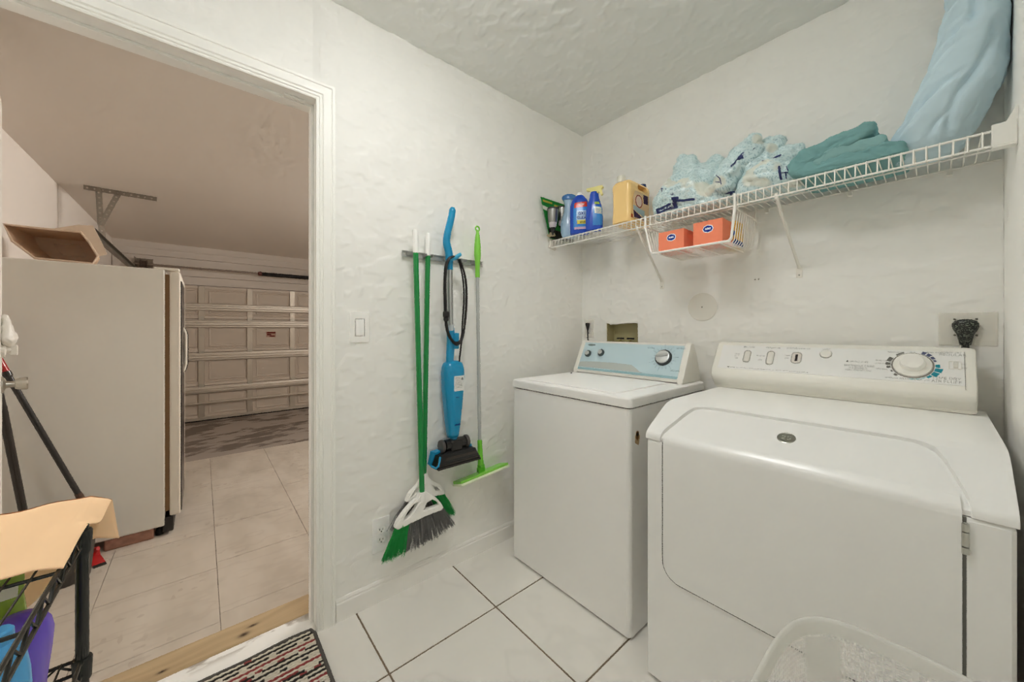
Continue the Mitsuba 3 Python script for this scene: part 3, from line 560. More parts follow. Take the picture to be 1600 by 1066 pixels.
def fan(parent, x, y0, z0, y1, z1, e0, f0, e1, f1, n, color, r, seed, bend=0.0):
    g = np.random.default_rng(seed); M = []
    for i in range(n):
        u = g.random(); u2 = np.clip(u + g.normal(0, 0.012), -0.01, 1.01); d = g.normal(0, 0.010) ; L = 1 - 0.10 * g.random() ** 2
        a = np.array([x + g.normal(0, 0.005), y0 + (y1 - y0) * u, z0 + (z1 - z0) * u + 0.006])
        b = np.array([x + d, e0 + (e1 - e0) * u2, f0 + (f1 - f0) * u2 + bend * math.sin(math.pi * u2)])
        b = a + (b - a) * L; m = (a + b) / 2 + np.array([d * 0.2, 0, 0.004])
        M.append(tube([a, m, b], [r, r * 0.9, r * 0.55], 4, cap=False))
    return obj('bristles', M, 'satin', color, parent=parent, smooth=True, kind='stuff')
def broom(lab, x, top, joint, outline, cuts, gsegs, flip):
    b = thing('broom', lab, 'broom', )
    (ty, tz), (jy, jz) = top, joint
    d = np.array([0, jy - ty, jz - tz]); L = np.linalg.norm(d); d /= L; o = np.array([x, ty, tz])
    obj('grip', tube([o, o + d * 0.004, o + d * 0.02, o + d * 0.098, o + d * 0.104], [0.007, 0.0115, 0.0125, 0.0125, 0.0115], 16), 'gloss', 'f0efeb', parent=b)
    obj('handle', tube([o + d * 0.100, o + d * L], 0.0112, 16), 'gloss', '12803c', parent=b)
    P = Polygon(outline).buffer(0.006, quad_segs=4).buffer(-0.006)
    P = P.difference(unary_union([Polygon(c).buffer(0.003).buffer(-0.002) for c in cuts]))
    P = P.simplify(0.0008)
    hd = trimesh.util.concatenate([onleft(P.buffer(-0.004), x - 0.013, 0.003), onleft(P, x - 0.010, 0.020), onleft(P.buffer(-0.004), x + 0.010, 0.003)])
    hb = obj('head', hd, 'gloss', 'efeee9', parent=b, smooth=False)
    obj('ferrule', tube([o + d * (L - 0.012), o + d * (L + 0.03)], [0.0145, 0.019], 16), 'gloss', 'efeee9', parent=b)
    return b
b1 = broom('nearer green-handled angle broom with white head, green bristles at its left', 0.066, (-1.218, 1.588), (-1.185, 0.425),
           [(-1.20, 0.432), (-1.168, 0.432), (-1.150, 0.416), (-1.122, 0.394), (-1.098, 0.364), (-1.084, 0.336), (-1.090, 0.329), (-1.17, 0.328), (-1.239, 0.320), (-1.299, 0.313), (-1.311, 0.323), (-1.303, 0.346), (-1.272, 0.378), (-1.239, 0.404), (-1.212, 0.416)],
           [[(-1.276, 0.343), (-1.256, 0.372), (-1.226, 0.397), (-1.208, 0.399), (-1.220, 0.378), (-1.245, 0.354)], [(-1.182, 0.358), (-1.166, 0.384), (-1.140, 0.390), (-1.116, 0.372), (-1.106, 0.356), (-1.14, 0.356)]], None, 1)
fan(b1, 0.066, -1.305, 0.318, -1.245, 0.322, -1.366, 0.196, -1.268, 0.196, 150, '16903f', 0.0017, 3)
fan(b1, 0.066, -1.243, 0.322, -1.088, 0.331, -1.268, 0.198, -1.020, 0.238, 230, '6e6d6c', 0.0019, 4, -0.012)
b2 = broom('green-handled angle broom behind the nearer one, green bristles at its right', 0.034, (-1.139, 1.590), (-1.160, 0.490),
           [(-1.175, 0.486), (-1.146, 0.486), (-1.125, 0.462), (-1.083, 0.430), (-1.060, 0.392), (-1.062, 0.380), (-1.138, 0.388), (-1.238, 0.396), (-1.250, 0.403), (-1.235, 0.432), (-1.195, 0.460)],
           [[(-1.124, 0.440), (-1.100, 0.425), (-1.084, 0.406), (-1.105, 0.408)], [(-1.225, 0.418), (-1.205, 0.442), (-1.188, 0.452), (-1.196, 0.43)]], None, -1)
fan(b2, 0.034, -1.135, 0.386, -1.066, 0.384, -1.062, 0.252, -0.998, 0.268, 130, '16903f', 0.0017, 5)
fan(b2, 0.034, -1.246, 0.396, -1.138, 0.388, -1.322, 0.29, -1.085, 0.25, 160, '6e6d6c', 0.0019, 6)

# stick vacuum
V_ = thing('stick_vacuum', 'blue stick vacuum with black cord looped on its hooks hanging from the rack', 'stick vacuum')
BL = '1488b4'
vx = 0.060
obj('grip', tube(spline([(vx + 0.006, -1.031, 1.722), (vx + 0.004, -1.040, 1.66), (vx, -1.057, 1.585), (vx - 0.002, -1.058, 1.555), (vx - 0.004, -1.046, 1.515), (vx - 0.004, -1.042, 1.455), (vx - 0.004, -1.041, 1.43)], 30),
                 np.interp(np.linspace(0, 1, 30), [0, 0.03, 0.5, 0.62, 0.8, 1], [0.009, 0.0155, 0.0165, 0.018, 0.018, 0.0155]), 16), 'gloss', BL, parent=V_)
obj('upper_hook', [tube([(vx + 0.008, -1.045, 1.478), (vx + 0.030, -1.030, 1.483), (vx + 0.040, -1.012, 1.499)], [0.010, 0.010, 0.008], 12), move(trimesh.creation.icosphere(2, 0.0085), vx + 0.040, -1.012, 1.499)], 'gloss', '3aa0c6', parent=V_)
obj('tube', tube([(vx - 0.004, -1.041, 1.44), (vx - 0.004, -1.036, 1.15)], 0.0135, 16), 'steel', 'b8bbbb', parent=V_)
obj('lower_hook', [tube([(vx - 0.004, -1.036, 1.16), (vx - 0.004, -1.033, 1.10), (vx - 0.006, -1.040, 1.00), (vx - 0.006, -1.040, 0.95)], [0.017, 0.020, 0.018, 0.022], 14), box(vx + 0.010, vx + 0.022, -1.030, -1.003, 1.06, 1.135, 0.004)], 'gloss', BL, parent=V_)
obj('collar', tube([(vx - 0.002, -1.036, 1.172), (vx - 0.002, -1.036, 1.145)], 0.016, 14), 'gloss', 'b6bdc0', parent=V_)
bd = [(0.645, 0.025, 0.024), (0.66, 0.027, 0.028), (0.70, 0.032, 0.034), (0.78, 0.041, 0.040), (0.88, 0.050, 0.044), (0.95, 0.053, 0.044), (0.975, 0.050, 0.040), (0.993, 0.044, 0.032), (1.003, 0.024, 0.02), (1.005, 0.004, 0.004)]
vb = obj('body', rot(loft([sring(0, 0, z, b, a, 2.8, 40) for z, a, b in bd]), 0).apply_translation((vx - 0.008, -1.022, 0)), 'gloss', BL, parent=V_, smooth=True)
vfx = vx - 0.008 + 0.0435
obj('label', box(vfx, vfx + 0.0012, -1.040, -0.988, 0.865, 0.935), 'matte', 'dfe0dd', parent=vb, smooth=False, label='white specification label')
lin = [box(0, L, -0.0014 - 0.0075 * i, -0.0075 * i, 0, 0.0005) for i, L in enumerate((0.030, 0.034, 0.030, 0.042, 0.040, 0.038, 0.042))] + [box(0.036, 0.043, -0.012, 0.0, 0, 0.0005)]
obj('label_print', put(lin, (vfx + 0.0012, -1.036, 0.927), (0, 1, 0), (0, 0, 1)), 'matte', '5d625f', parent=vb, smooth=False)
obj('label_print', [box(vfx - 0.001, vfx + 0.0008, -1.036, -1.008, 0.706, 0.712), box(vfx - 0.003, vfx + 0.0008, -1.03, -1.014, 0.835, 0.8375)], 'matte', '0d3e78', parent=vb, smooth=False)
obj('neck', tube([(vx - 0.006, -1.020, 0.655), (vx - 0.004, -1.018, 0.60)], 0.018, 14), 'gloss', BL, parent=V_)
hd = obj('floor_head', [hull([(vx + x, -1.018 + s * y, z) for x, y, z in ((-0.035, 0.112, 0.533), (0.05, 0.112, 0.533), (-0.035, 0.108, 0.550), (0.052, 0.105, 0.550), (-0.03, 0.10, 0.578), (0.035, 0.095, 0.582), (-0.02, 0.045, 0.588), (0.02, 0.04, 0.592)) for s in (-1, 1)])], 'gloss', '141312', parent=V_, smooth=25)
obj('trim', [hull([(vx + x, -1.018 + s * y, z) for x, y, z in ((-0.04, 0.118, 0.533), (-0.01, 0.120, 0.533), (-0.04, 0.112, 0.556), (-0.01, 0.108, 0.560), (-0.038, 0.105, 0.588), (0.0, 0.098, 0.590), (-0.03, 0.05, 0.598), (0.005, 0.045, 0.600)) for s in (-1, 1)]), tube([(vx + 0.0, -1.138, 0.535), (vx + 0.040, -1.136, 0.535), (vx + 0.048, -1.126, 0.546), (vx + 0.036, -1.112, 0.580)], 0.005, 8)], 'gloss', BL, parent=hd)
obj('bumper', box(vx - 0.03, vx + 0.058, -1.134, -0.902, 0.527, 0.535, 0.003), 'satin', '241f1c', parent=hd, smooth=False)
obj('window', hull([(vx + 0.053, -1.10, 0.540), (vx + 0.053, -0.905, 0.540), (vx + 0.044, -1.085, 0.570), (vx + 0.044, -0.925, 0.570), (vx + 0.03, -1.09, 0.54), (vx + 0.03, -0.92, 0.54), (vx + 0.03, -1.08, 0.57), (vx + 0.03, -0.93, 0.57)]), 'gloss', '2c2620', parent=hd, smooth=False)
pv = obj('pivot', [put(lathe([(0.026, -0.052), (0.026, 0.052)], 24), (vx, -1.018, 0.612), (0, 0, 1), (1, 0, 0)), box(vx - 0.01, vx + 0.03, -1.048, -0.988, 0.585, 0.635, 0.006)], 'gloss', '191817', parent=V_)
for s in (-1, 1):
    obj('wheel', put(lathe([(0.0, -0.009), (0.027, -0.008), (0.030, -0.004), (0.030, 0.004), (0.027, 0.008), (0.0, 0.009)], 28), (vx, -1.018 + s * 0.066, 0.612), (0, 0, 1), (1, 0, 0)), 'gloss', '4a4643', parent=V_)
cords = []
for k, (dy, dx) in enumerate(((0.0, 0.0), (0.008, 0.006), (0.004, 0.012), (0.012, 0.003))):
    cords.append(spline([(vx + 0.020 + dx, -1.026, 1.489), (vx + 0.020 + dx, -1.056 - dy * 0.5, 1.478), (vx + 0.016 + dx, -1.076 - dy * 0.3, 1.42), (vx + 0.014 + dx, -1.078 + dy * 0.4, 1.26), (vx + 0.014 + dx, -1.070, 1.16), (vx + 0.020 + dx, -1.045, 1.100), (vx + 0.026 + dx, -1.020, 1.078 + dy), (vx + 0.022 + dx, -0.996, 1.105), (vx + 0.014 + dx, -0.982 + dy, 1.17), (vx + 0.014 + dx, -0.974 + dy * 1.2, 1.28), (vx + 0.016 + dx, -0.986 + dy, 1.42), (vx + 0.020 + dx, -1.008, 1.480)], 70))
obj('cord', [tube(c, 0.0042, 7, closed=False) for c in cords] + [tube(spline([(vx + 0.02, -0.985, 1.14), (vx + 0.016, -0.994, 1.05), (vx + 0.018, -1.002, 1.0)], 16), 0.004, 7)], 'satin', '171615', parent=V_, smooth=True)
obj('plug', [box(vx + 0.012, vx + 0.034, -1.088, -1.062, 1.205, 1.235, 0.005), box(vx + 0.012, vx + 0.034, -1.084, -1.066, 1.19, 1.205, 0.003)], 'satin', '1c1b1a', parent=V_)

# flat mop / squeegee
Q = thing('flat_mop', 'lime green flat mop with grey pole hanging right of the vacuum', 'mop')
qx = 0.055
obj('grip', tube([(qx, -0.882, z) for z in (1.645, 1.625, 1.60, 1.56, 1.52, 1.475, 1.44, 1.41)], [0.006, 0.009, 0.013, 0.0165, 0.0168, 0.012, 0.0115, 0.0115], 18), 'gloss', '7cc444', parent=Q)
obj('hanging_loop', tube([(qx, -0.882 + 0.011 * math.cos(a), 1.652 + 0.012 * math.sin(a)) for a in np.linspace(0, 2 * np.pi, 24, endpoint=False)], 0.0038, 8, closed=True), 'gloss', '7cc444', parent=Q)
obj('pole', tube([(qx, -0.882, 1.42), (qx, -0.869, 0.59)], 0.0085, 14), 'satin', 'aeb0ad', parent=Q)
obj('lower_sleeve', tube([(qx, -0.869, 0.60), (qx, -0.869, 0.595), (qx, -0.864, 0.50), (qx, -0.862, 0.475)], [0.009, 0.0115, 0.0135, 0.015], 16), 'gloss', '6cbf33', parent=Q)
obj('joint', [put(lathe([(0.014, -0.013), (0.014, 0.013)], 20), (qx, -0.860, 0.464), (0, 0, 1), (1, 0, 0)), box(qx - 0.012, qx + 0.012, -0.88, -0.842, 0.435, 0.46, 0.003)], 'gloss', '59b329', parent=Q)
hdq = put(slab(-0.145, 0.145, -0.040, 0.040, 0, 0.012, 0.006, 0.003), (qx + 0.0, -0.855, 0.424), (0.0, 0.997, 0.075), (-0.95, 0.02, -0.31))
hq = obj('head', hdq, 'gloss', '7fc549', parent=Q, smooth=40)
obj('pad', put(slab(-0.148, 0.148, -0.045, 0.045, -0.010, 0.0, 0.006, 0.002), (qx + 0.0, -0.855, 0.424), (0.0, 0.997, 0.075), (-0.95, 0.02, -0.31)), 'matte', 'dde6c4', parent=Q, smooth=40)

# ================================================================== wire shelf
S = thing('wire_shelf', 'white wire shelf along the back wall carrying bottles and bags', 'shelf')
ZS, YF = 1.688, -0.305
WR = 'e9e7df'
obj('rail', [tube([(0.006, YF, ZS), (XR - 0.006, YF, ZS)], 0.0034, 8)], 'gloss', WR, parent=S)
obj('rail', [tube([(0.006, YF - 0.003, ZS - 0.041), (XR - 0.006, YF - 0.003, ZS - 0.041)], 0.0034, 8)], 'gloss', WR, parent=S)
obj('rail', [tube([(0.006, -0.008, ZS + 0.004), (XR - 0.006, -0.008, ZS + 0.004)], 0.0032, 8)], 'gloss', WR, parent=S)
obj('rail', [tube([(0.006, -0.155, ZS - 0.005), (XR - 0.006, -0.155, ZS - 0.005)], 0.0032, 8)], 'gloss', WR, parent=S)
wire = tube([(0, -0.006, ZS + 0.0085), (0, YF + 0.004, ZS + 0.0045), (0, YF - 0.0035, ZS + 0.001), (0, YF - 0.0065, ZS - 0.043)], 0.0019, 6)
nw = 65
for i in range(nw):
    obj('cross_wire', move(wire, 0.022 + 0.0256 * i, 0, 0), 'gloss', WR, parent=S, smooth=True)
def brace(xf, xw, zw):
    b = obj('brace', [tube([(xf, YF + 0.002, ZS - 0.048), (xw, -0.006, zw + 0.02)], 0.0062, 10), box(xw - 0.011, xw + 0.011, -0.006, -0.0005, zw - 0.022, zw + 0.022, 0.002), tube([(xf, YF - 0.002, ZS - 0.030), (xf, YF + 0.002, ZS - 0.05)], 0.006, 10)], 'gloss', 'e4e1d8', parent=S)
    obj('screw', put(lathe([(0.0035, 0.005), (0.003, 0.0075)], 12), (xw, 0, zw - 0.010), (1, 0, 0), (0, 0, 1)), 'steel', '96938b', parent=b)
brace(0.590, 0.560, 1.395); brace(1.162, 1.170, 1.392)
ebp = Polygon([(-0.342, 1.648), (-0.342, 1.742), (-0.336, 1.742)] + [(-0.334, 1.722), (-0.326, 1.710), (-0.29, 1.700), (-0.29, 1.640), (-0.33, 1.640)])
obj('end_bracket', [box(1.649, XR - 0.0005, -0.3175, -0.309, 1.642, 1.702, 0.002), box(1.651, XR - 0.0005, -0.3175, -0.29, 1.638, 1.643, 0.001), hull([(XR - 0.020, -0.3175, 1.70), (XR - 0.0005, -0.3175, 1.70), (XR - 0.0005, -0.3175, 1.735), (XR - 0.004, -0.3175, 1.735), (XR - 0.020, -0.309, 1.70), (XR - 0.0005, -0.309, 1.70), (XR - 0.0005, -0.309, 1.735), (XR - 0.004, -0.309, 1.735)])], 'gloss', 'e3e2db', parent=S, smooth=False)
obj('end_bracket', [box(0.0005, 0.018, -0.322, -0.27, 1.650, 1.705, 0.003), hull([(0.0005, -0.33, 1.648), (0.016, -0.322, 1.648), (0.0005, -0.27, 1.635), (0.016, -0.27, 1.64), (0.0005, -0.322, 1.66), (0.016, -0.27, 1.66)])], 'gloss', 'd6d1c6', parent=S, smooth=False)
for x in (1.055, 1.33, 1.58):
    obj('wall_clip', [box(x - 0.008, x + 0.008, -0.014, -0.0005, ZS - 0.016, ZS + 0.002, 0.002)], 'gloss', 'e6e4dc', parent=S, smooth=False)

# hanging basket under the shelf
K = thing('hanging_basket', 'white wire basket hung under the shelf with two orange boxes inside', 'basket')
kx0, kx1, kz0, kz1, kyb = 0.640, 1.026, 1.508, ZS - 0.050, -0.045
def uw(y, ins=0.0, r=0.0022):
    return tube([(kx0 + ins, y, kz1), (kx0 + 0.028 + ins, y, kz0 + 0.012), (kx0 + 0.036 + ins, y, kz0), (kx1 - 0.022 - ins, y, kz0), (kx1 - 0.014 - ins, y, kz0 + 0.012), (kx1 - ins, y, kz1)], r, 8)
kf = -0.318
obj('front_frame', tube([(kx0, kf, ZS + 0.004), (kx0, kf, kz1), (kx0 + 0.028, kf, kz0 + 0.012), (kx0 + 0.038, kf, kz0), (kx1 - 0.022, kf, kz0), (kx1 - 0.012, kf, kz0 + 0.012), (kx1, kf, kz1), (kx1, kf, ZS + 0.004)], 0.0050, 10), 'gloss', 'efeee8', parent=K)
for i in range(11):
    obj('wire', uw(-0.297 + 0.025 * i, 0.002), 'gloss', WR, parent=K, smooth=True)
for x, z in ((kx0 + 0.002, kz1), (kx1 - 0.002, kz1), (kx0 + 0.06, kz0 - 0.003), (kx0 + 0.15, kz0 - 0.003), (kx0 + 0.24, kz0 - 0.003), (kx0 + 0.33, kz0 - 0.003)):
    obj('side_rail', tube([(x, kf, z), (x, kyb, z)], 0.0026, 8), 'gloss', WR, parent=K)
for x in (kx0 + 0.002, kx1 - 0.002):
    for y in (-0.28, -0.06):
        obj('hook', tube([(x, y, kz1), (x, y, ZS + 0.013), (x, y + 0.012, ZS + 0.013), (x, y + 0.012, ZS + 0.004)], 0.0026, 8), 'gloss', WR, parent=K)
oct_ = lambda w, h: Polygon([(-w, 0), (-w * 0.72, h * 0.72), (0, h), (w * 0.72, h * 0.72), (w, 0), (w * 0.72, -h * 0.72), (0, -h), (-w * 0.72, -h * 0.72)])
def obox(x0, x1, lab, y=-0.292, h=0.102):
    b = thing('dryer_sheet_box', lab, 'box')
    z0 = kz0 + 0.003
    obj('carton', box(x0, x1, y, y + 0.115, z0, z0 + h, 0.0012), 'matte', 'f08c6c', parent=b, smooth=False)
    c = ((x0 + x1) / 2 + 0.002, y, z0 + h * 0.66)
    F_ = lambda m: put(m, c, (1, 0, 0), (0, 0, 1))
    obj('emblem_border', F_(prism(oct_(0.023, 0.0175), 0.0006)), 'matte', 'e9ecf3', parent=b, smooth=False)
    obj('emblem', F_(move(prism(oct_(0.019, 0.0138), 0.0006), 0, 0, 0.0006)), 'matte', '1d2f86', parent=b, smooth=False)
    obj('emblem_print', F_([box(-0.011 + 0.0047 * i, -0.0075 + 0.0047 * i, -0.004, 0.005 - 0.0012 * (i % 2), 0.0012, 0.0018) for i in range(5)]), 'matte', 'e9ecf3', parent=b, smooth=False)
obox(0.693, 0.812, 'smaller orange box with blue emblem at the left in the wire basket', -0.292, 0.094)
obox(0.853, 0.972, 'orange box with blue emblem at the right in the wire basket', -0.292, 0.104)
bs = thing('soda_box', 'yellow and blue box standing behind the right orange box in the basket', 'box')
z0 = kz0 + 0.003
obj('carton', box(0.925, 0.984, -0.172, -0.09, z0, z0 + 0.112, 0.001), 'matte', 'e0b552', parent=bs, smooth=False)
obj('lower_panel', [put(prism(Polygon([(0, 0), (0.062, 0), (0.062, 0.035), (0.031, 0.018), (0, 0.035)]), 0.0006), (0.9235, -0.172, z0), (1, 0, 0), (0, 0, 1)), put(prism(sbox(0, 0, 0.082, 0.03), 0.0006), (0.984, -0.172, z0), (0, 1, 0), (0, 0, 1))], 'matte', '1f3d7c', parent=bs, smooth=False)
obj('emblem', put(prism(Point(0, 0).buffer(0.016), 0.0008), (0.964, -0.172, z0 + 0.06), (1, 0, 0), (0, 0, 1)), 'matte', '24469a', parent=bs, smooth=False)

# ================================================================== things on the wire shelf
ZT = ZS + 0.0105
class Flask:
    """A bottle from superellipse sections (z, half width, half depth, exponent); its front faces the yaw's -y."""
    def __init__(s, x, y, z, yaw, secs): s.o, s.yaw, s.t = np.array([x, y, z]), math.radians(yaw), np.array(secs, float)
    def ring(s, z, N=40, off=0.0, t0=0, t1=2 * np.pi, closed=True):
        a, b, n = (np.interp(z, s.t[:, 0], s.t[:, k]) for k in (1, 2, 3))
        t = np.linspace(t0, t1, N, endpoint=not closed); c, q = np.cos(t), np.sin(t)
        x = (a + off) * np.sign(c) * np.abs(c) ** (2 / n); y = (b + off) * np.sign(q) * np.abs(q) ** (2 / n)
        return np.stack([s.o[0] + x * math.cos(s.yaw) - y * math.sin(s.yaw), s.o[1] + x * math.sin(s.yaw) + y * math.cos(s.yaw), np.full(N, s.o[2] + z)], 1)
    def mesh(s, lo=None, hi=None):
        zs = s.t[:, 0]; zs = zs[(zs >= (lo or zs[0])) & (zs <= (hi or zs[-1]))]
        return loft([s.ring(z) for z in zs])
    def patch(s, a0, a1, z0, z1, off=0.0008, nu=16, nv=6, slant=0.0):     # angles in degrees from the front (-y), growing to the right (+x)
        R = [s.ring(z, nu, off, math.radians(-90 + a0), math.radians(-90 + a1), False) + [0, 0, 0] for z in np.linspace(z0, z1, nv)]
        V = np.vstack(R); F = []
        V[:, 2] += slant * (np.tile(np.linspace(0, 1, nu), nv) - 0.5)
        for j in range(nv - 1):
            for i in range(nu - 1):
                a = j * nu + i; F += [(a, a + 1, a + nu + 1), (a, a + nu + 1, a + nu)]
        return trimesh.Trimesh(V, F, process=False)
    def at(s, ang, z, off=0.0015):
        p = s.ring(z, 2, off, math.radians(-90 + ang), math.radians(-90 + ang + 0.01), False)[0]
        th = s.yaw + math.radians(ang); return p, (math.cos(th), math.sin(th), 0)

# green card with two solar lights
G = thing('light_card', 'green cardboard pack with two silver stake lights leaning on the left wall', 'light pack')
cardp = Polygon([(-0.338, ZT), (-0.12, ZT), (-0.15, 1.928), (-0.415, 1.930)])
obj('card', onleft(cardp, 0.026, 0.003), 'matte', '1f7a34', parent=G, smooth=False)
obj('lower_print', onleft(Polygon([(-0.337, ZT + 0.001), (-0.122, ZT + 0.001), (-0.128, 1.752), (-0.356, 1.756)]), 0.0292, 0.0005), 'matte', '20241a', parent=G, smooth=False)
obj('top_print', [onleft(Polygon([(-0.398, 1.905), (-0.32, 1.905), (-0.318, 1.917), (-0.401, 1.917)]), 0.0292, 0.0006), onleft(Polygon([(-0.30, 1.895), (-0.22, 1.893), (-0.218, 1.907), (-0.302, 1.909)]), 0.0292, 0.0006)], 'matte', 'a9a13f', parent=G, smooth=False)
obj('white_label', onleft(Polygon([(-0.397, 1.862), (-0.318, 1.852), (-0.320, 1.874), (-0.402, 1.884)]), 0.0292, 0.0006), 'matte', 'd9dccf', parent=G, smooth=False)
obj('flower_print', [onleft(splat(11, 0.022, 1.3, 0.7), 0, 0.0006).apply_translation((0.0294, -0.315, 1.725)), onleft(splat(12, 0.016, 1.3, 0.6), 0, 0.0006).apply_translation((0.0294, -0.345, 1.712))], 'matte', 'b5a684', parent=G, smooth=False)
for y, z, x in ((-0.352, 1.822, 0.066), (-0.262, 1.850, 0.058)):
    l = obj('light', move(lathe([(0.026, -0.042), (0.029, -0.02), (0.031, 0.0), (0.0325, 0.030), (0.0325, 0.036)], 32), x, y, z), 'steel', '9a9a96', parent=G)
    obj('cap', move(lathe([(0.0335, 0.034), (0.0345, 0.040), (0.031, 0.044), (0.0, 0.0445)], 32), x, y, z), 'gloss', '2f2f2d', parent=l)
    obj('lens', move(lathe([(0.017, -0.072), (0.022, -0.060), (0.024, -0.042)], 28), x, y, z), 'gloss', 'b9b3b6', parent=l)
    obj('stake', move(lathe([(0.004, -0.115), (0.010, -0.088), (0.017, -0.0725)], 20), x, y, z), 'satin', '181816', parent=l)
# pale blue bottle
f = Flask(0.108, -0.258, ZT, 42, [(0, .036, .026, 2.4), (.006, .040, .029, 2.4), (.03, .048, .034, 2.3), (.07, .050, .035, 2.2), (.11, .044, .032, 2.2), (.15, .030, .026, 2.2), (.19, .024, .022, 2.2), (.215, .030, .024, 2.2), (.222, .034, .026, 2.2)])
B1 = thing('refresher_bottle', 'pale blue slender spray bottle standing beside the green card pack', 'bottle')
obj('body', f.mesh(), 'gloss', '9fbbd2', parent=B1)
f2 = Flask(0.111, -0.258, ZT, 42, [(.222, .037, .028, 2.2), (.235, .044, .030, 2.2), (.248, .040, .027, 2.2), (.256, .025, .018, 2.2)])
obj('trigger_cap', f2.mesh(), 'gloss', '3f74ad', parent=B1)
obj('label', f.patch(2, 62, .035, .12, nv=10), 'gloss', 'b7c9dc', parent=B1, smooth=True)
obj('label_print', f.patch(14, 42, .078, .092, .0014), 'matte', '6486b2', parent=B1, smooth=True)
# deep blue stain remover bottle
g = Flask(0.200, -0.268, ZT, 34, [(0, .050, .028, 3), (.006, .054, .031, 3), (.05, .055, .032, 3), (.12, .055, .032, 3), (.165, .054, .031, 3), (.195, .044, .028, 2.6), (.212, .030, .022, 2.2), (.222, .022, .019, 2)])
B2 = thing('stain_remover_bottle', 'deep blue stain remover bottle with red and yellow label between two spray bottles', 'bottle')
obj('body', g.mesh(), 'gloss', '1745b0', parent=B2)
obj('cap', move(lathe([(0.0175, 0.0), (0.0175, 0.014), (0.015, 0.018), (0, 0.0185)], 24), 0.200, -0.268, ZT + 0.2215), 'gloss', 'e6e6e6', parent=B2)
obj('label', g.patch(-28, 62, .025, .170, nv=14, nu=20), 'gloss', '2f83cf', parent=B2, smooth=True)
obj('red_band', g.patch(-22, 45, .148, .178, .0016, slant=0.006), 'gloss', 'cf3b30', parent=B2, smooth=True)
obj('white_panel', g.patch(-8, 40, .072, .128, .0016, nv=8), 'gloss', 'b9d3ec', parent=B2, smooth=True)
obj('yellow_band', g.patch(-6, 48, .052, .074, .0022), 'gloss', 'd9c646', parent=B2, smooth=True)
obj('pink_band', g.patch(-20, 50, .022, .036, .0022), 'gloss', 'c0a4c2', parent=B2, smooth=True)
for s_, a, z, h, c in (('OXI', 8, .112, .016, '12307c'), ('CLEAN', 12, .088, .015, '12307c'), ('NEW', 6, .163, .010, 'f2e6e2'), ('STAIN', 12, .062, .008, '2a4a2c')):
    p, ex = g.at(a, z, 0.0028); obj('lettering', put(ctext(s_, h, 0.0008, True), p, ex, (0, 0, 1)), 'matte', c, parent=B2, smooth=False)
# blue spray bottle with yellow trigger
s3 = Flask(0.306, -0.272, ZT, 32, [(0, .042, .026, 3), (.006, .046, .029, 3), (.06, .047, .030, 3), (.12, .043, .029, 2.6), (.155, .034, .025, 2.4), (.18, .026, .021, 2.2), (.20, .024, .02, 2), (.213, .020, .018, 2)])
B3 = thing('spray_bottle', 'royal blue spray bottle with pale yellow trigger on the shelf', 'spray bottle')
obj('body', s3.mesh(), 'gloss', '1a48b4', parent=B3)
obj('label', s3.patch(-2, 68, .022, .128, nv=12), 'gloss', '2f7cc6', parent=B3, smooth=True)
obj('white_panel', s3.patch(2, 62, .085, .122, .0015, slant=-0.006), 'gloss', 'd7dccf', parent=B3, smooth=True)
obj('green_band', s3.patch(4, 48, .138, .152, .0012), 'gloss', '97b34a', parent=B3, smooth=True)
obj('print_lines', [s3.patch(8, 54, .108 - .009 * i, .1105 - .009 * i, .0021, slant=-0.005) for i in range(3)], 'matte', '5d7aa8', parent=B3, smooth=True)
tr = [(-0.040, 0.236), (0.046, 0.240), (0.050, 0.232), (0.038, 0.226), (0.046, 0.196), (0.041, 0.190), (0.030, 0.212), (0.024, 0.213), (0.024, 0.206), (-0.018, 0.206), (-0.018, 0.222), (-0.030, 0.226), (-0.040, 0.226)]
trg = prism(Polygon(tr).buffer(0.003).buffer(-0.001), 0.020); trg.apply_translation((0, 0, -0.010))
obj('trigger', put(trg, (0.306, -0.272, ZT), (math.cos(math.radians(20)), math.sin(math.radians(20)), 0), (0, 0, 1)), 'gloss', 'e6dd93', parent=B3)
# big yellow detergent jug
J = thing('detergent_jug', 'large yellow laundry detergent jug with clear cap standing on the shelf', 'jug')
jx0, jx1, jy0, jy1 = 0.428, 0.540, -0.292, -0.085
def rsec(x0, x1, y0, y1, z, r, q=6):
    P_ = np.array(rrect(x0, x1, y0, y1, r, q).exterior.coords)[:-1]; return np.c_[P_, np.full(len(P_), z)]
secs = [(0.0, .006), (.004, .001), (.02, 0), (.06, .002), (.10, .003), (.15, .002), (.19, 0), (.205, .003), (.215, .010), (.219, .018)]
jb = loft([rsec(jx0 + i, jx1 - i, jy0 + i, jy1 - i, ZT + z, 0.022) for z, i in secs])
jb = trimesh.Trimesh(jb.vertices, jb.faces, process=True)
slot = rbox(jx0 - 0.02, jx1 + 0.02, -0.215, -0.125, ZT + 0.176, ZT + 0.203, 0.010, 12)
jm = mfd(jb)
obj('body', jm - slot, 'gloss', 'efca86', parent=J, smooth=40)
obj('clear_cap', move(lathe([(0.0225, 0), (0.0215, 0.030), (0.019, 0.034), (0, 0.0345)], 28), 0.470, -0.258, ZT + 0.219), 'satin', 'dcd9ca', parent=J)
obj('back_cap', move(lathe([(0.017, -0.01), (0.018, 0.0), (0.018, 0.016), (0.015, 0.019), (0, 0.0195)], 24), 0.505, -0.108, ZT + 0.219), 'gloss', '1c2c55', parent=J)
fx = jx1 - 0.0005
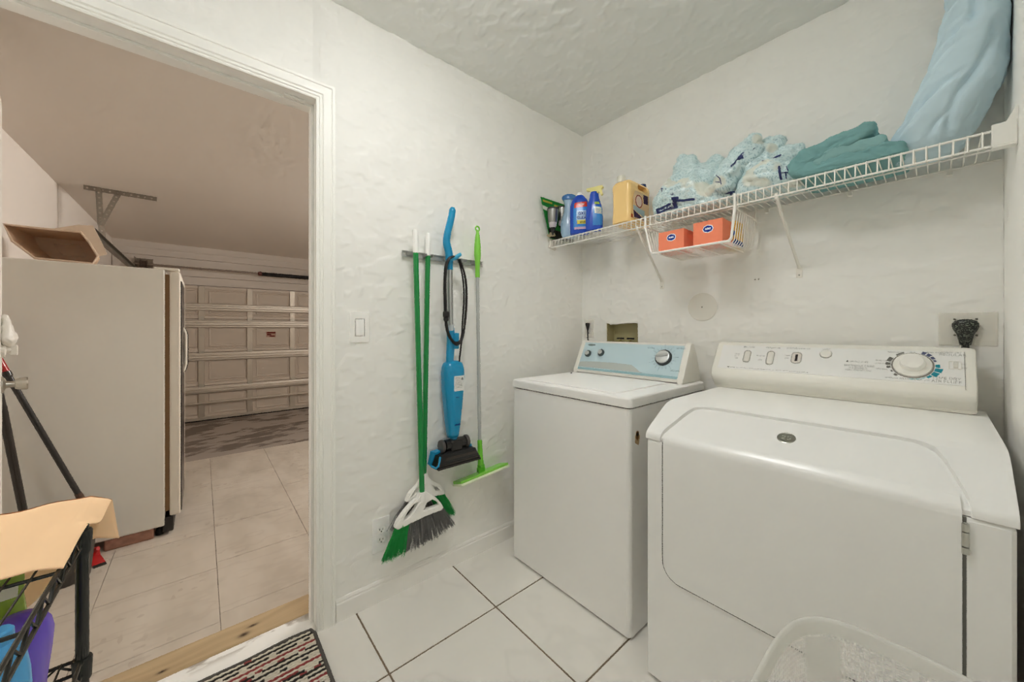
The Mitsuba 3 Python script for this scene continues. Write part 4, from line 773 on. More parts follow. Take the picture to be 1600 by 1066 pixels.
obj('label', put(prism(Polygon([(0.03, 0.02), (0.185, 0.02), (0.185, 0.165), (0.05, 0.165), (0.03, 0.13)]).buffer(-0.004).buffer(0.004), 0.0012), (fx, jy0, ZT), (0, 1, 0), (0, 0, 1)), 'gloss', 'd9b98e', parent=J, smooth=False)
lf = lambda m, d=0.0012: put(m, (fx + d, jy0 + 0.085, ZT + 0.115), (0, 1, 0), (0, 0, 1))
obj('emblem', lf(prism(Point(0, 0).buffer(0.034, quad_segs=10).difference(Point(0, 0).buffer(0.027, quad_segs=10)), 0.0006)), 'matte', '9b5a4e', parent=J, smooth=False)
obj('emblem_centre', lf(prism(Point(0, 0).buffer(0.027, quad_segs=10), 0.0006)), 'matte', 'd8c2b2', parent=J, smooth=False)
obj('label_print', [lf(prism(Polygon([(-0.052, -0.052), (-0.02, -0.062), (0.02, -0.075), (0.06, -0.088), (-0.045, -0.088)]), 0.0006)), lf(prism(sbox(0.045, 0.0, 0.09, 0.045), 0.0006))], 'matte', '3d2c45', parent=J, smooth=False)
obj('label_print', [lf(prism(Polygon([(-0.052, -0.028), (0.055, -0.04), (0.055, -0.075), (-0.02, -0.058), (-0.052, -0.05)]), 0.0005))], 'matte', '9fb3b6', parent=J, smooth=False)
obj('label_print', [lf(prism(sbox(-0.073, -0.094, -0.055, -0.076), 0.0005), 0.0006)], 'matte', 'a8562c', parent=J, smooth=False)

# plastic bags
def crumple(spheres, seed, amp=0.012, edge=0.006):
    hulls = [m3.Manifold.batch_hull([m3.Manifold.sphere(r, 16).translate(p) for *p, r in s]) for s in spheres]
    m = hulls[0]
    for h in hulls[1:]: m = m + h
    m = smooth_blob(m, edge, 8)
    m = displace(m, amp * 1.3, 12, seed, True, (1.0, 1.0, 1.3)); m = displace(m, amp * 0.6, 27, seed + 3, True, (1.3, 1, 0.7)); m = displace(m, amp * 0.3, 55, seed + 7, True)
    m = displace(m, amp * 0.2, 80, seed + 5)
    v = np.array(m.vertices); v[:, 1] = np.clip(v[:, 1], -0.30, -0.006); low = v[:, 2] < ZT; v[low, 2] = ZT + 0.0005 + 0.001 * RNG.random(low.sum())
    return trimesh.Trimesh(v, m.faces, process=False)
from scipy.spatial import cKDTree
def decal(m, x0, z0, x1, z1, h, nu=26, nv=8, lift=0.003):
    """A strip from (x0, z0) to (x1, z1), h tall, laid on the front of the mesh m."""
    front = m.vertex_normals[:, 1] < -0.1; V = np.array(m.vertices)[front]; tree = cKDTree(V[:, [0, 2]])
    u, w = np.meshgrid(np.linspace(0, 1, nu), np.linspace(-0.5, 0.5, nv)); d = np.array([x1 - x0, z1 - z0]); L = np.hypot(*d); n_ = np.array([-d[1], d[0]]) / L
    Q_ = np.stack([x0 + d[0] * u + n_[0] * h * w, z0 + d[1] * u + n_[1] * h * w], -1).reshape(-1, 2)
    dist, idx = tree.query(Q_, k=4); wgt = 1 / (dist + 1e-4); y = (V[idx, 1] * wgt).sum(1) / wgt.sum(1) - lift
    F = []
    for j in range(nv - 1):
        for i in range(nu - 1):
            a = j * nu + i; F += [(a, a + 1, a + nu + 1), (a, a + nu + 1, a + nu)]
    return trimesh.Trimesh(np.c_[Q_[:, 0], y, Q_[:, 1]], F, process=False)
NAVY = '1f2c5c'
def bag(lab, spheres, seed, strips, amp=0.012):
    b = thing('plastic_bag', lab, 'plastic bag'); m = crumple(spheres, seed, amp)
    obj('film', m, 'bag_film', parent=b, smooth=True)
    for s in strips: obj('print', decal(m, *s[:5]), 'gloss', s[5] if len(s) > 5 else NAVY, parent=b, smooth=True)
YB_ = -0.16
bag('rounded teal plastic bag with navy printed strip standing beside the yellow jug', [
    [(0.655, -0.20, 1.735, 0.032), (0.70, -0.20, 1.80, 0.05), (0.80, -0.19, 1.79, 0.06), (0.88, -0.19, 1.73, 0.03), (0.66, -0.12, 1.74, 0.03), (0.86, -0.10, 1.74, 0.04)],
    [(0.70, -0.15, 1.84, 0.045), (0.77, -0.12, 1.90, 0.045), (0.86, -0.12, 1.86, 0.05), (0.84, -0.16, 1.78, 0.05)],
    [(0.70, -0.16, 1.85, 0.010), (0.735, -0.15, 1.985, 0.008), (0.785, -0.14, 1.965, 0.008), (0.80, -0.14, 1.86, 0.012)], [(0.80, -0.10, 1.85, 0.02), (0.82, -0.10, 1.93, 0.012), (0.88, -0.10, 1.945, 0.012), (0.90, -0.12, 1.87, 0.015)]], 21,
    [(0.655, 1.726, 0.755, 1.735, 0.024), (0.668, 1.726, 0.74, 1.733, 0.007, 'c7d9dd'), (0.665, 1.836, 0.745, 1.800, 0.003), (0.672, 1.812, 0.748, 1.778, 0.003), (0.664, 1.838, 0.672, 1.811, 0.003), (0.690, 1.828, 0.696, 1.803, 0.004), (0.745, 1.800, 0.750, 1.778, 0.003), (0.742, 1.752, 0.84, 1.735, 0.009), (0.74, 1.762, 0.772, 1.758, 0.012)], 0.010)
bag('tall crumpled teal plastic bag leaning up behind the other bags on the shelf', [
    [(0.90, -0.20, 1.732, 0.028), (0.95, -0.20, 1.80, 0.04), (1.02, -0.17, 1.88, 0.045), (1.045, -0.14, 1.90, 0.035), (0.98, -0.10, 1.80, 0.05), (0.95, -0.12, 1.735, 0.03)],
    [(0.95, -0.12, 1.88, 0.03), (1.0, -0.12, 1.915, 0.035), (0.93, -0.14, 1.80, 0.04)],
    [(1.04, -0.14, 1.87, 0.035), (1.085, -0.13, 1.875, 0.032), (1.05, -0.17, 1.80, 0.04)],
    [(0.97, -0.15, 1.85, 0.012), (1.02, -0.14, 1.955, 0.008), (1.05, -0.15, 1.958, 0.008), (1.06, -0.15, 1.88, 0.02)], [(1.05, -0.10, 1.86, 0.02), (1.085, -0.10, 1.94, 0.008), (1.12, -0.11, 1.93, 0.008), (1.10, -0.12, 1.84, 0.015)]], 33,
    [(1.018, 1.858, 1.062, 1.905, 0.018), (1.026, 1.87, 1.05, 1.895, 0.006, 'c7d9dd'), (0.99, 1.83, 1.02, 1.86, 0.010), (0.93, 1.815, 0.952, 1.79, 0.003), (0.925, 1.79, 0.95, 1.775, 0.003), (0.95, 1.79, 0.955, 1.765, 0.003), (0.955, 1.728, 1.02, 1.742, 0.016)], 0.013)
bag('low clear teal plastic bag lying between the tall bag and the green blanket', [
    [(1.04, -0.21, 1.735, 0.03), (1.10, -0.21, 1.775, 0.045), (1.16, -0.20, 1.75, 0.04), (1.185, -0.20, 1.725, 0.022), (1.06, -0.12, 1.74, 0.035), (1.17, -0.10, 1.74, 0.035)],
    [(1.10, -0.15, 1.83, 0.025), (1.155, -0.14, 1.845, 0.018), (1.185, -0.14, 1.84, 0.010), (1.11, -0.18, 1.79, 0.03)],
    [(1.10, -0.13, 1.82, 0.008), (1.13, -0.12, 1.885, 0.004), (1.195, -0.13, 1.868, 0.003), (1.19, -0.14, 1.80, 0.008)]], 45,
    [(1.10, 1.818, 1.150, 1.842, 0.008), (1.158, 1.775, 1.164, 1.722, 0.007), (1.178, 1.772, 1.192, 1.732, 0.003), (1.165, 1.747, 1.192, 1.745, 0.003), (1.178, 1.745, 1.179, 1.722, 0.003)], 0.010)

# folded green blanket
gb = thing('folded_blanket', 'folded teal green blanket on the shelf between the plastic bags and the blue comforter', 'blanket')
prof_b = unary_union([LineString([(1.465, 1.717), (1.25, 1.722), (1.226, 1.735), (1.222, 1.752), (1.238, 1.768), (1.30, 1.782), (1.395, 1.806)]).buffer(0.0215, quad_segs=8)])
m = prism(prof_b, 0.235); m = put(m, (0, -0.052, 0), (1, 0, 0), (0, 0, 1))
m = displace(smooth_blob(mfd(m), 0.007, 18), 0.008, 15, 8, True, (1.5, 0.7, 1.5)); m = displace(m, 0.004, 34, 9, True, (1.4, 0.7, 1.4))
v = np.array(m.vertices); v[:, 2] = np.maximum(v[:, 2], ZT); v[:, 1] = np.clip(v[:, 1], -0.297, -0.006); m.vertices = v
obj('outer_fold', m, 'cloth', '739c9c', parent=gb, smooth=True)
pr2 = LineString([(1.285, 1.743), (1.33, 1.758), (1.40, 1.755), (1.432, 1.757)]).buffer(0.0165, quad_segs=6)
m = put(prism(pr2, 0.21), (0, -0.078, 0), (1, 0, 0), (0, 0, 1)); m = displace(smooth_blob(mfd(m), 0.007, 12), 0.006, 18, 18, True)
obj('inner_fold', m, 'cloth', '7fa5a4', parent=gb, smooth=True)

# pale blue comforter stuffed upright in the corner
cf = thing('comforter', 'pale blue puffy comforter stuffed upright on the shelf in the right corner', 'comforter')
zk = [1.7005, 1.706, 1.72, 1.745, 1.78, 1.83, 1.90, 1.98, 2.06, 2.14, 2.22, 2.28, 2.32, 2.345]
cxk = [1.525, 1.525, 1.528, 1.534, 1.549, 1.572, 1.596, 1.615, 1.625, 1.630, 1.632, 1.632, 1.632, 1.632]
axk = [0.045, 0.062, 0.076, 0.084, 0.088, 0.088, 0.084, 0.073, 0.064, 0.058, 0.054, 0.046, 0.032, 0.004]
ayk = [0.05, 0.07, 0.09, 0.105, 0.115, 0.12, 0.12, 0.118, 0.112, 0.108, 0.10, 0.085, 0.06, 0.006]
from scipy.interpolate import PchipInterpolator as PI_
zz = np.unique(np.r_[np.linspace(1.7005, 1.76, 16), np.linspace(1.76, 2.345, 90)])
m = loft([sring(PI_(zk, cxk)(z), -0.165, z, PI_(zk, axk)(z), PI_(zk, ayk)(z), 2.3, 120) for z in zz])
m = trimesh.Trimesh(m.vertices, m.faces, process=True)
ff = np.array(m.vertices)
def fold(a, c, w, amp, k):       # a crease along a slanted line in the comforter's front
    (x0, z0), (x1, z1) = a, c; d = np.array([x1 - x0, z1 - z0]); L = np.hypot(*d); d /= L
    q = ff[:, [0, 2]] - [x0, z0]; s_ = q @ d; t_ = q @ np.array([-d[1], d[0]]); t_ = t_ - k * np.sin(np.pi * np.clip(s_ / L, 0, 1))
    return amp * np.exp(-(t_ / w) ** 2) * np.clip(np.minimum(s_, L - s_) / 0.04, 0, 1) * (ff[:, 1] < -0.16)
h = fold((1.47, 1.75), (1.62, 1.90), 0.010, -0.016, 0.02) + fold((1.485, 1.74), (1.60, 1.885), 0.018, 0.010, 0.01) + fold((1.575, 1.72), (1.635, 1.90), 0.008, -0.011, 0.02) + fold((1.60, 1.84), (1.66, 2.02), 0.010, -0.013, -0.015) + fold((1.55, 1.99), (1.63, 2.03), 0.008, -0.009, 0.01) + fold((1.57, 2.06), (1.65, 2.02), 0.008, -0.009, 0.01) + fold((1.62, 2.0), (1.66, 2.25), 0.011, -0.013, 0.01) + fold((1.54, 1.93), (1.60, 1.99), 0.008, -0.006, 0.01)
h = h + fold((1.50, 1.80), (1.57, 1.86), 0.006, -0.008, 0.01) + fold((1.60, 1.75), (1.64, 1.83), 0.006, -0.009, -0.01) + fold((1.53, 1.72), (1.585, 1.80), 0.007, -0.009, 0.008) + fold((1.56, 2.10), (1.64, 2.16), 0.007, -0.010, -0.01) + fold((1.585, 1.96), (1.60, 2.10), 0.007, -0.008, 0.01)
h = h + 0.009 * (2 * meshkit.fbm(ff * [9, 9, 6], 3, 4) - 1) + 0.007 * (1 - np.abs(2 * meshkit.fbm((ff + ff[:, [2, 0, 1]] * [0.6, 0, 0.5]) * 13, 3, 6) - 1) * 2.6)
ff = ff + m.vertex_normals * h[:, None]; ff[:, 0] = np.minimum(ff[:, 0], XR - 0.003); ff[:, 1] = np.clip(ff[:, 1], -0.302, -0.008); ff[:, 2] = np.maximum(ff[:, 2], ZT)
obj('shell', trimesh.Trimesh(ff, m.faces, process=False), 'cloth', 'bdd2db', parent=cf, smooth=True)

# ================================================================== garage things
# sectional garage door
GD = thing('garage_door', 'beige steel sectional garage door with horizontal struts at the far end of the garage', 'garage door')
gx = -5.40; yA = -2.485; PW = 0.565; NC = 9; gz = [-0.165, 0.325, 0.810, 1.295, 1.775]
GC = 'cbbfb1'
for k in range(4):
    a, b = gz[k], gz[k + 1]
    obj('section', box(gx - 0.045, gx - 0.022, yA, yA + PW * NC, a + 0.002, b - 0.002), 'satin', GC, parent=GD, smooth=False)
    obj('section_rim', [box(gx - 0.023, gx - 0.006, yA, yA + PW * NC, a + 0.003, a + 0.045, 0.003), box(gx - 0.023, gx - 0.006, yA, yA + PW * NC, b - 0.045, b - 0.003, 0.003), tube([(gx - 0.006, yA, a + 0.052), (gx - 0.006, yA + PW * NC, a + 0.052)], 0.007, 8)], 'satin', 'd2c7ba', parent=GD, smooth=False)
    for j in range(NC):
        y0, y1 = yA + PW * j + 0.075, yA + PW * (j + 1) - 0.04
        R = [np.array([(gx - 0.022 + t, y0 + i, a + 0.075 + i), (gx - 0.022 + t, y1 - i, a + 0.075 + i), (gx - 0.022 + t, y1 - i, b - 0.065 - i), (gx - 0.022 + t, y0 + i, b - 0.065 - i)]) for t, i in ((0, 0), (0.006, 0.012), (0.002, 0.03), (0.003, 0.045))]
        obj('panel', loft(R), 'satin', GC, parent=GD, smooth=False)
for j in range(NC + 1):
    y = yA + PW * j
    for k in range(4):
        st = obj('stile', box(gx - 0.022, gx + 0.004, y - 0.036, y + 0.036, gz[k] + 0.004, gz[k + 1] - 0.004, 0.003), 'galvanised', 'c4bbae', parent=GD, smooth=False)
        if 0 < k: obj('hinge', [box(gx + 0.004, gx + 0.008, y - 0.03, y + 0.03, gz[k] - 0.03, gz[k] + 0.03), box(gx + 0.004, gx + 0.022, y - 0.012, y + 0.012, gz[k] - 0.01, gz[k] + 0.01)], 'galvanised', 'bdb8ad', parent=st, smooth=False)
for z0, z1 in ((1.415, 1.520), (1.170, 1.275), (0.690, 0.800), (0.215, 0.305), (0.060, 0.095)):
    d = z1 - z0
    pr = [(gx + 0.004, z0), (gx + 0.012, z0), (gx + 0.016, z0 + d * 0.12), (gx + 0.016, z0 + d * 0.3), (gx + 0.05, z0 + d * 0.36), (gx + 0.05, z0 + d * 0.64), (gx + 0.016, z0 + d * 0.7), (gx + 0.016, z0 + d * 0.88), (gx + 0.012, z1), (gx + 0.004, z1)]
    obj('strut', put(prism(Polygon(pr), PW * NC), (0, yA + PW * NC, 0), (1, 0, 0), (0, 0, 1)), 'galvanised', 'd0c8bc', parent=GD, smooth=False)
obj('bottom_rail', box(gx - 0.045, gx + 0.014, yA, yA + PW * NC, -0.168, -0.128, 0.003), 'galvanised', 'd0c8bc', parent=GD, smooth=False)
obj('bottom_seal', box(gx - 0.04, gx + 0.004, yA, yA + PW * NC, ZG - 0.0035, -0.166), 'matte', '24211f', parent=GD, smooth=False)
obj('sticker', box(gx - 0.017, gx - 0.0150, -1.145, -1.018, 1.018, 1.105), 'matte', 'b9998a', parent=GD, smooth=False, label='small red and dark warning sticker')
obj('sticker_print', [box(gx - 0.0150, gx - 0.0142, -1.14, -1.023, 1.078, 1.10), box(gx - 0.0150, gx - 0.0142, -1.10, -1.03, 1.025, 1.045), box(gx - 0.0150, gx - 0.0142, -1.135, -1.08, 1.05, 1.07)], 'matte', '6b2a22', parent=GD, smooth=False)
# track and its ceiling bracket
tr_ = thing('door_track', 'galvanised garage door track hung from the ceiling by perforated angle bars', 'door track')
obj('track', [box(-5.1, -2.55, -2.545, -2.540, 1.845, 1.90), box(-5.1, -2.55, -2.545, -2.515, 1.897, 1.901), box(-5.1, -2.55, -2.545, -2.515, 1.843, 1.847)], 'galvanised', '8f8a80', parent=tr_, smooth=False)
obj('track', [tube([(-5.1 - 0.24 * math.sin(a), -2.53, 1.872 - 0.30 * (1 - math.cos(a))) for a in np.linspace(0, math.pi / 2, 10)] + [(-5.34, -2.53, -0.17)], 0.024, 8)], 'galvanised', 'a39c90', parent=tr_)
def perforated(L, w=0.036, t=0.003):
    p = sbox(0, -w / 2, L, w / 2).difference(unary_union([Point(x, 0).buffer(0.007, quad_segs=3) for x in np.arange(0.02, L - 0.01, 0.042)])); return prism(p, t)
nd = np.array([-3.09, -2.565, 2.03])
obj('ceiling_angle', [put(perforated(0.43), (-3.07, -2.655, HG - 0.003), (0, 1, 0), (-1, 0, 0)), put(perforated(0.43), (-3.052, -2.655, HG - 0.020), (0, 1, 0), (0, 0, 1))], 'galvanised', '8d857b', parent=tr_, smooth=False)
def strap(p, q, c='9a948a'):
    p, q = np.array(p), np.array(q); d = q - p; L = np.linalg.norm(d); d /= L; ey = np.cross((1, 0, 0), d)
    obj('strap', [put(perforated(L), p, d, ey), put(perforated(L, 0.022), p + ey / np.linalg.norm(ey) * 0.018, d, (1, 0, 0))], 'galvanised', c, parent=tr_, smooth=False)
strap(nd, (-3.07, -2.575, HG - 0.002)); strap(nd, (-3.07, -2.455, HG - 0.002)); strap((-3.09, -2.552, 1.88), nd + [0, 0.002, 0.02], 'a8a298')
# torsion tube with spring
ts = thing('torsion_spring', 'torsion tube with black spring and end drum above the garage door', 'spring')
obj('tube', put(lathe([(0.013, -2.60), (0.013, 2.0)], 14), (-5.345, 0, 2.012), (0, 0, 1), (1, 0, 0)), 'galvanised', 'a2968a', parent=ts)
obj('spring', tube([(-5.345 + 0.026 * math.cos(t), -1.215 + t * 0.0019, 2.005 + 0.026 * math.sin(t)) for t in np.linspace(0, 2 * np.pi * 72, 72 * 9)], 0.0062, 5), 'satin', '1d1a19', parent=ts)
obj('winding_cone', put(lathe([(0.018, -0.03), (0.034, -0.02), (0.034, 0.01), (0.022, 0.03)], 18), (-5.345, -1.23, 2.008), (0, 0, 1), (1, 0, 0)), 'satin', '5d2f26', parent=ts)
obj('cable_drum', put(lathe([(0.05, -0.035), (0.058, -0.03), (0.045, -0.02), (0.045, 0.02), (0.058, 0.03), (0.05, 0.035)], 24), (-5.345, -2.50, 2.012), (0, 0, 1), (1, 0, 0)), 'satin', '4a3c33', parent=ts)
obj('end_bracket', [box(-5.468, -5.30, -2.585, -2.580, 1.95, 2.10), box(-5.468, -5.463, -2.585, -2.42, 1.95, 2.10)], 'galvanised', '8c8277', parent=ts, smooth=False)
# beige plastic tub tipped on the refrigerator
tb = thing('plastic_tub', 'beige plastic tub tipped on its side on top of the refrigerator', 'tub')
op = np.array([(-2.775, 1.752), (-2.745, 1.66), (-2.665, 1.572), (-2.44, 1.566), (-2.418, 1.615), (-2.455, 1.70), (-2.49, 1.757), (-2.61, 1.752)])
op = np.array([-1.92, 1.155]) + 0.956 * (op - [-1.92, 1.155])
cen = op.mean(0)
def tring(s, x, dz=0.0, dy=0.0):
    q = (op - cen) * s + cen + [dy, dz]; q[:, 1] = np.maximum(q[:, 1], fz1 + 0.002); return np.c_[np.full(len(q), x), q]
sh = loft([tring(1.0, -1.79), tring(0.93, -1.90, 0.005), tring(0.80, -2.07, 0.01), tring(0.79, -2.072, 0.01), tring(0.915, -1.905, 0.005), tring(0.985, -1.79)], cap=False)
n8 = len(op); F = np.array(sh.faces).tolist()
sh = trimesh.Trimesh(np.vstack([sh.vertices, tring(0.80, -2.07, 0.01).mean(0)[None], tring(0.79, -2.072, 0.01).mean(0)[None] + [[0.004, 0, 0]]]), F, process=False)
V0 = len(sh.vertices) - 2; F += [(2 * n8 + (i + 1) % n8, 2 * n8 + i, V0) for i in range(n8)] + [(3 * n8 + i, 3 * n8 + (i + 1) % n8, V0 + 1) for i in range(n8)]
obj('shell', trimesh.Trimesh(sh.vertices, F, process=False), 'satin', 'c3a78c', parent=tb, smooth=False)
fl_ = Polygon([(-2.61, 1.755), (-2.49, 1.760), (-2.453, 1.702), (-2.416, 1.614), (-2.378, 1.632), (-2.40, 1.70), (-2.438, 1.806), (-2.50, 1.800)])
fl_ = shapely.affinity.scale(fl_, 0.956, 0.956, origin=(-1.92, 1.155))
obj('rim_flange', put(prism(fl_, 0.008), (-1.795, 0, 0), (0, 1, 0), (0, 0, 1)), 'satin', 'd9c6b2', parent=tb, smooth=False)
obj('rim', tube([(-1.787, y, z) for y, z in op], 0.006, 8, closed=True), 'satin', 'd2bda8', parent=tb)
# mop and pole leaning beside the refrigerator
mp = thing('string_mop', 'string mop with red and black pole leaning in front of the refrigerator side', 'mop')
a_, b_ = np.array([-1.50, -2.785, 1.297]), np.array([-1.48, -2.388, 0.164]); dd_ = (b_ - a_)
obj('upper_pole', tube([a_, a_ + dd_ * 0.32], 0.0145, 14), 'gloss', 'a3201f', parent=mp)
obj('lower_pole', tube([a_ + dd_ * 0.315, a_ + dd_ * 0.335, a_ + dd_ * 0.34, b_], [0.0165, 0.0165, 0.0125, 0.0125], 14), 'gloss', '22211f', parent=mp)
obj('socket', tube([b_ - dd_ * 0.09, b_ - dd_ * 0.02, b_ + dd_ * 0.03], [0.014, 0.017, 0.022], 14), 'satin', '4a3527', parent=mp)
g = np.random.default_rng(5); st_ = []
for i in range(60):
    q = i % 4 == 0
    y1, x1 = (-2.345 + g.normal(0, 0.012) if q else -2.44 + g.normal(0, 0.018)), -1.48 + g.normal(0, 0.03)
    p0 = b_ + dd_ * 0.02 + [g.normal(0, 0.012), g.normal(0, 0.012), 0]
    st_.append(tube(spline([p0, (p0 + [x1, y1, 0.13]) / 2 + [0, 0.012, 0.02], (x1, y1 + 0.004, 0.09 if q else -0.02), (x1 + g.normal(0, 0.01), y1 + g.normal(0, 0.008), 0.06 + g.random() * 0.02 if q else -0.09)], 8), 0.0024, 4))
obj('strings', st_, 'matte', 'a49d94', parent=mp, smooth=True, kind='stuff')
p2 = thing('push_broom', 'black pole leaning at the far left in front of the refrigerator', 'broom')
a2, b2_ = np.array([-1.56, -2.745, 1.245]), np.array([-1.58, -2.592, -0.085])
obj('pole', tube([a2, a2 + (b2_ - a2) * 0.36, a2 + (b2_ - a2) * 0.37, b2_], [0.0145, 0.0145, 0.0165, 0.0150], 14), 'gloss', '2b2723', parent=p2)
obj('ferrule', tube([b2_ - [0, 0.01, -0.06], b2_], [0.0165, 0.020], 14), 'satin', '3a2a20', parent=p2)
obj('block', box(-1.67, -1.565, -2.675, -2.580, -0.105, -0.075, 0.004), 'raw_wood', parent=p2, smooth=False)
fan(p2, -1.615, -2.665, -0.105, -2.59, -0.105, -2.68, ZG + 0.002, -2.585, ZG + 0.002, 120, '2b2723', 0.002, 12)
bu = thing('bucket', 'black plastic bucket on the garage floor behind the wire cart post', 'bucket')
bk_ = lathe([(0.0, 0.002), (0.085, 0.0), (0.088, 0.004), (0.108, 0.22), (0.113, 0.222), (0.113, 0.234), (0.104, 0.234), (0.083, 0.012), (0.0, 0.010)], 40)
obj('pail', move(bk_, -1.47, -2.465, ZG), 'satin', '3a3733', parent=bu)
obj('bail', tube([(-1.47 + 0.112 * math.cos(a), -2.465 + 0.045 * math.sin(a) * 0.4, ZG + 0.225 - 0.0 + 0.09 * math.sin(a)) for a in np.linspace(0, math.pi, 20)], 0.003, 6), 'steel', '8a8680', parent=bu)
du = thing('dustpan', 'red dustpan with black lip on the garage floor beside the brick', 'dustpan')
dpz = [(-0.0, 0), (0.14, 0.0), (0.14, 0.005), (0.012, 0.008), (0.004, 0.05), (-0.004, 0.05)]
obj('tray', put(prism(Polygon(dpz), 0.05), (-1.685, -2.375, ZG + 0.001), (0.95, 0.30, 0), (0, 0, 1)), 'gloss', 'b52b2b', parent=du, smooth=False)
obj('lip', put(prism(Polygon([(0.14, 0.0), (0.165, 0.0), (0.14, 0.006)]), 0.05), (-1.685, -2.375, ZG + 0.001), (0.95, 0.30, 0), (0, 0, 1)), 'matte', '25221f', parent=du, smooth=False)
obj('handle', tube([(-1.66, -2.405, ZG + 0.012), (-1.64, -2.385, ZG + 0.05), (-1.625, -2.372, ZG + 0.062)], [0.012, 0.011, 0.009], 12), 'gloss', 'b52b2b', parent=du)
# open door to the garage (its edge and hardware show at the left)
th = math.radians(12.4); dvec, nvec = np.array([-math.cos(th), -math.sin(th), 0]), np.array([-math.sin(th), math.cos(th), 0])
hg_ = np.array([-0.124, -2.352, 0])
DR = thing('door_1', 'white door standing open into the garage at the left edge', 'door')
del labels['door_1']['category']; labels['door_1']['kind'] = 'structure'
obj('leaf', put(box(0.0, 0.735, 0.012, 2.015, -0.035, 0.0, 0.002), hg_, dvec, (0, 0, 1), nvec), 'satin', 'dddbd3', parent='door_1', smooth=False)
def ondoor(m, s, z): return put(m, hg_ + dvec * s + [0, 0, z], dvec, (0, 0, 1), nvec)
obj('knob', ondoor(lathe([(0.032, 0), (0.032, 0.004), (0.014, 0.010), (0.0115, 0.022), (0.0125, 0.030), (0.019, 0.031), (0.0225, 0.040), (0.025, 0.057), (0.023, 0.061), (0.0, 0.062)], 36), 0.672, 0.940), 'steel', 'b9b5ab', parent='door_1')
obj('deadbolt', ondoor([lathe([(0.028, 0), (0.027, 0.008), (0.012, 0.011), (0.010, 0.020), (0.010, 0.022)], 28), box(-0.006, 0.006, -0.02, 0.02, 0.018, 0.038, 0.003)], 0.672, 1.072), 'satin', 'd7d4cb', parent='door_1')
for z in (0.25, 1.0, 1.78):
    obj('hinge', move(lathe([(0.006, 0), (0.006, 0.09)], 12), -0.118, -2.349, z), 'steel', 'b5b1a6', parent='door_1')
rg = thing('plastic_sack', 'white plastic sack hanging on the open door above the deadbolt', 'plastic sack')
sk = m3.Manifold.batch_hull([m3.Manifold.sphere(r, 20).translate((x, z, w)) for x, z, w, r in ((0.66, 1.20, 0.008, 0.006), (0.67, 1.13, 0.016, 0.015), (0.685, 1.12, 0.018, 0.017), (0.63, 1.115, 0.015, 0.014), (0.68, 1.10, 0.015, 0.014))])
obj('film', ondoor(displace(smooth_blob(sk, 0.006, 10), 0.004, 40, 3, True), 0, 0), 'satin', 'dcdad3', parent=rg, smooth=True)

# ================================================================== wire cart at the lower left
CT = thing('wire_cart', 'black wire shelf cart beside the doorway with a peach cloth on top', 'wire cart')
px0, px1, py0, py1 = 0.468, 0.93, -2.43, -2.095
CB = '22231f'
for x in (px0, px1):
    for y in (py0, py1):
        po = obj('post', [tube([(x, y, 0.028), (x, y, 0.772)], 0.0092, 20)] + [tube([(x, y, z - 0.0012), (x, y, z + 0.0012)], 0.0095, 20) for z in np.arange(0.08, 0.76, 0.0254)], 'gloss', CB, parent=CT)
        obj('foot', move(lathe([(0.014, 0), (0.014, 0.012), (0.008, 0.014), (0.008, 0.03)], 14), x, y, 0), 'satin', '161616', parent=po)
def cshelf(z):
    s = obj('shelf', [tube([(x, y0, zz_), (x1, y1, zz_)], 0.0032, 8) for zz_ in (z, z - 0.026) for x, y0, x1, y1 in ((px0, py1, px1, py1), (px0, py0, px1, py0), (px0, py0, px0, py1), (px1, py0, px1, py1))], 'gloss', CB, parent=CT)
    zig = []
    for (ax, ay), (bx, by) in (((px0, py1), (px1, py1)), ((px0, py0), (px1, py0)), ((px0, py0), (px0, py1)), ((px1, py0), (px1, py1))):
        L = math.hypot(bx - ax, by - ay); n = int(L / 0.028)
        zig.append(tube([(ax + (bx - ax) * i / n, ay + (by - ay) * i / n, z - 0.026 * (i % 2)) for i in range(n + 1)], 0.0020, 6))
    obj('truss_wire', zig, 'gloss', CB, parent=s)
    for x in (px0, px1):
        for y in (py0, py1):
            obj('collar', move(lathe([(0.0112, -0.034), (0.0125, -0.030), (0.0140, 0.006), (0.0125, 0.010)], 20), x, y, z - 0.008), 'satin', '1d1e1b', parent=s)
    for i in range(1, 13):
        y = py0 + (py1 - py0) * i / 13
        obj('deck_wire', tube([(px0, y, z + 0.003), (px1, y, z + 0.003)], 0.0017, 6), 'gloss', CB, parent=s)
    for x in (px0 + 0.155, px0 + 0.31):
        obj('cross_bar', tube([(x, py0, z - 0.002), (x, py1, z - 0.002)], 0.0030, 8), 'gloss', CB, parent=s)
for z in (0.762, 0.515, 0.12): cshelf(z)
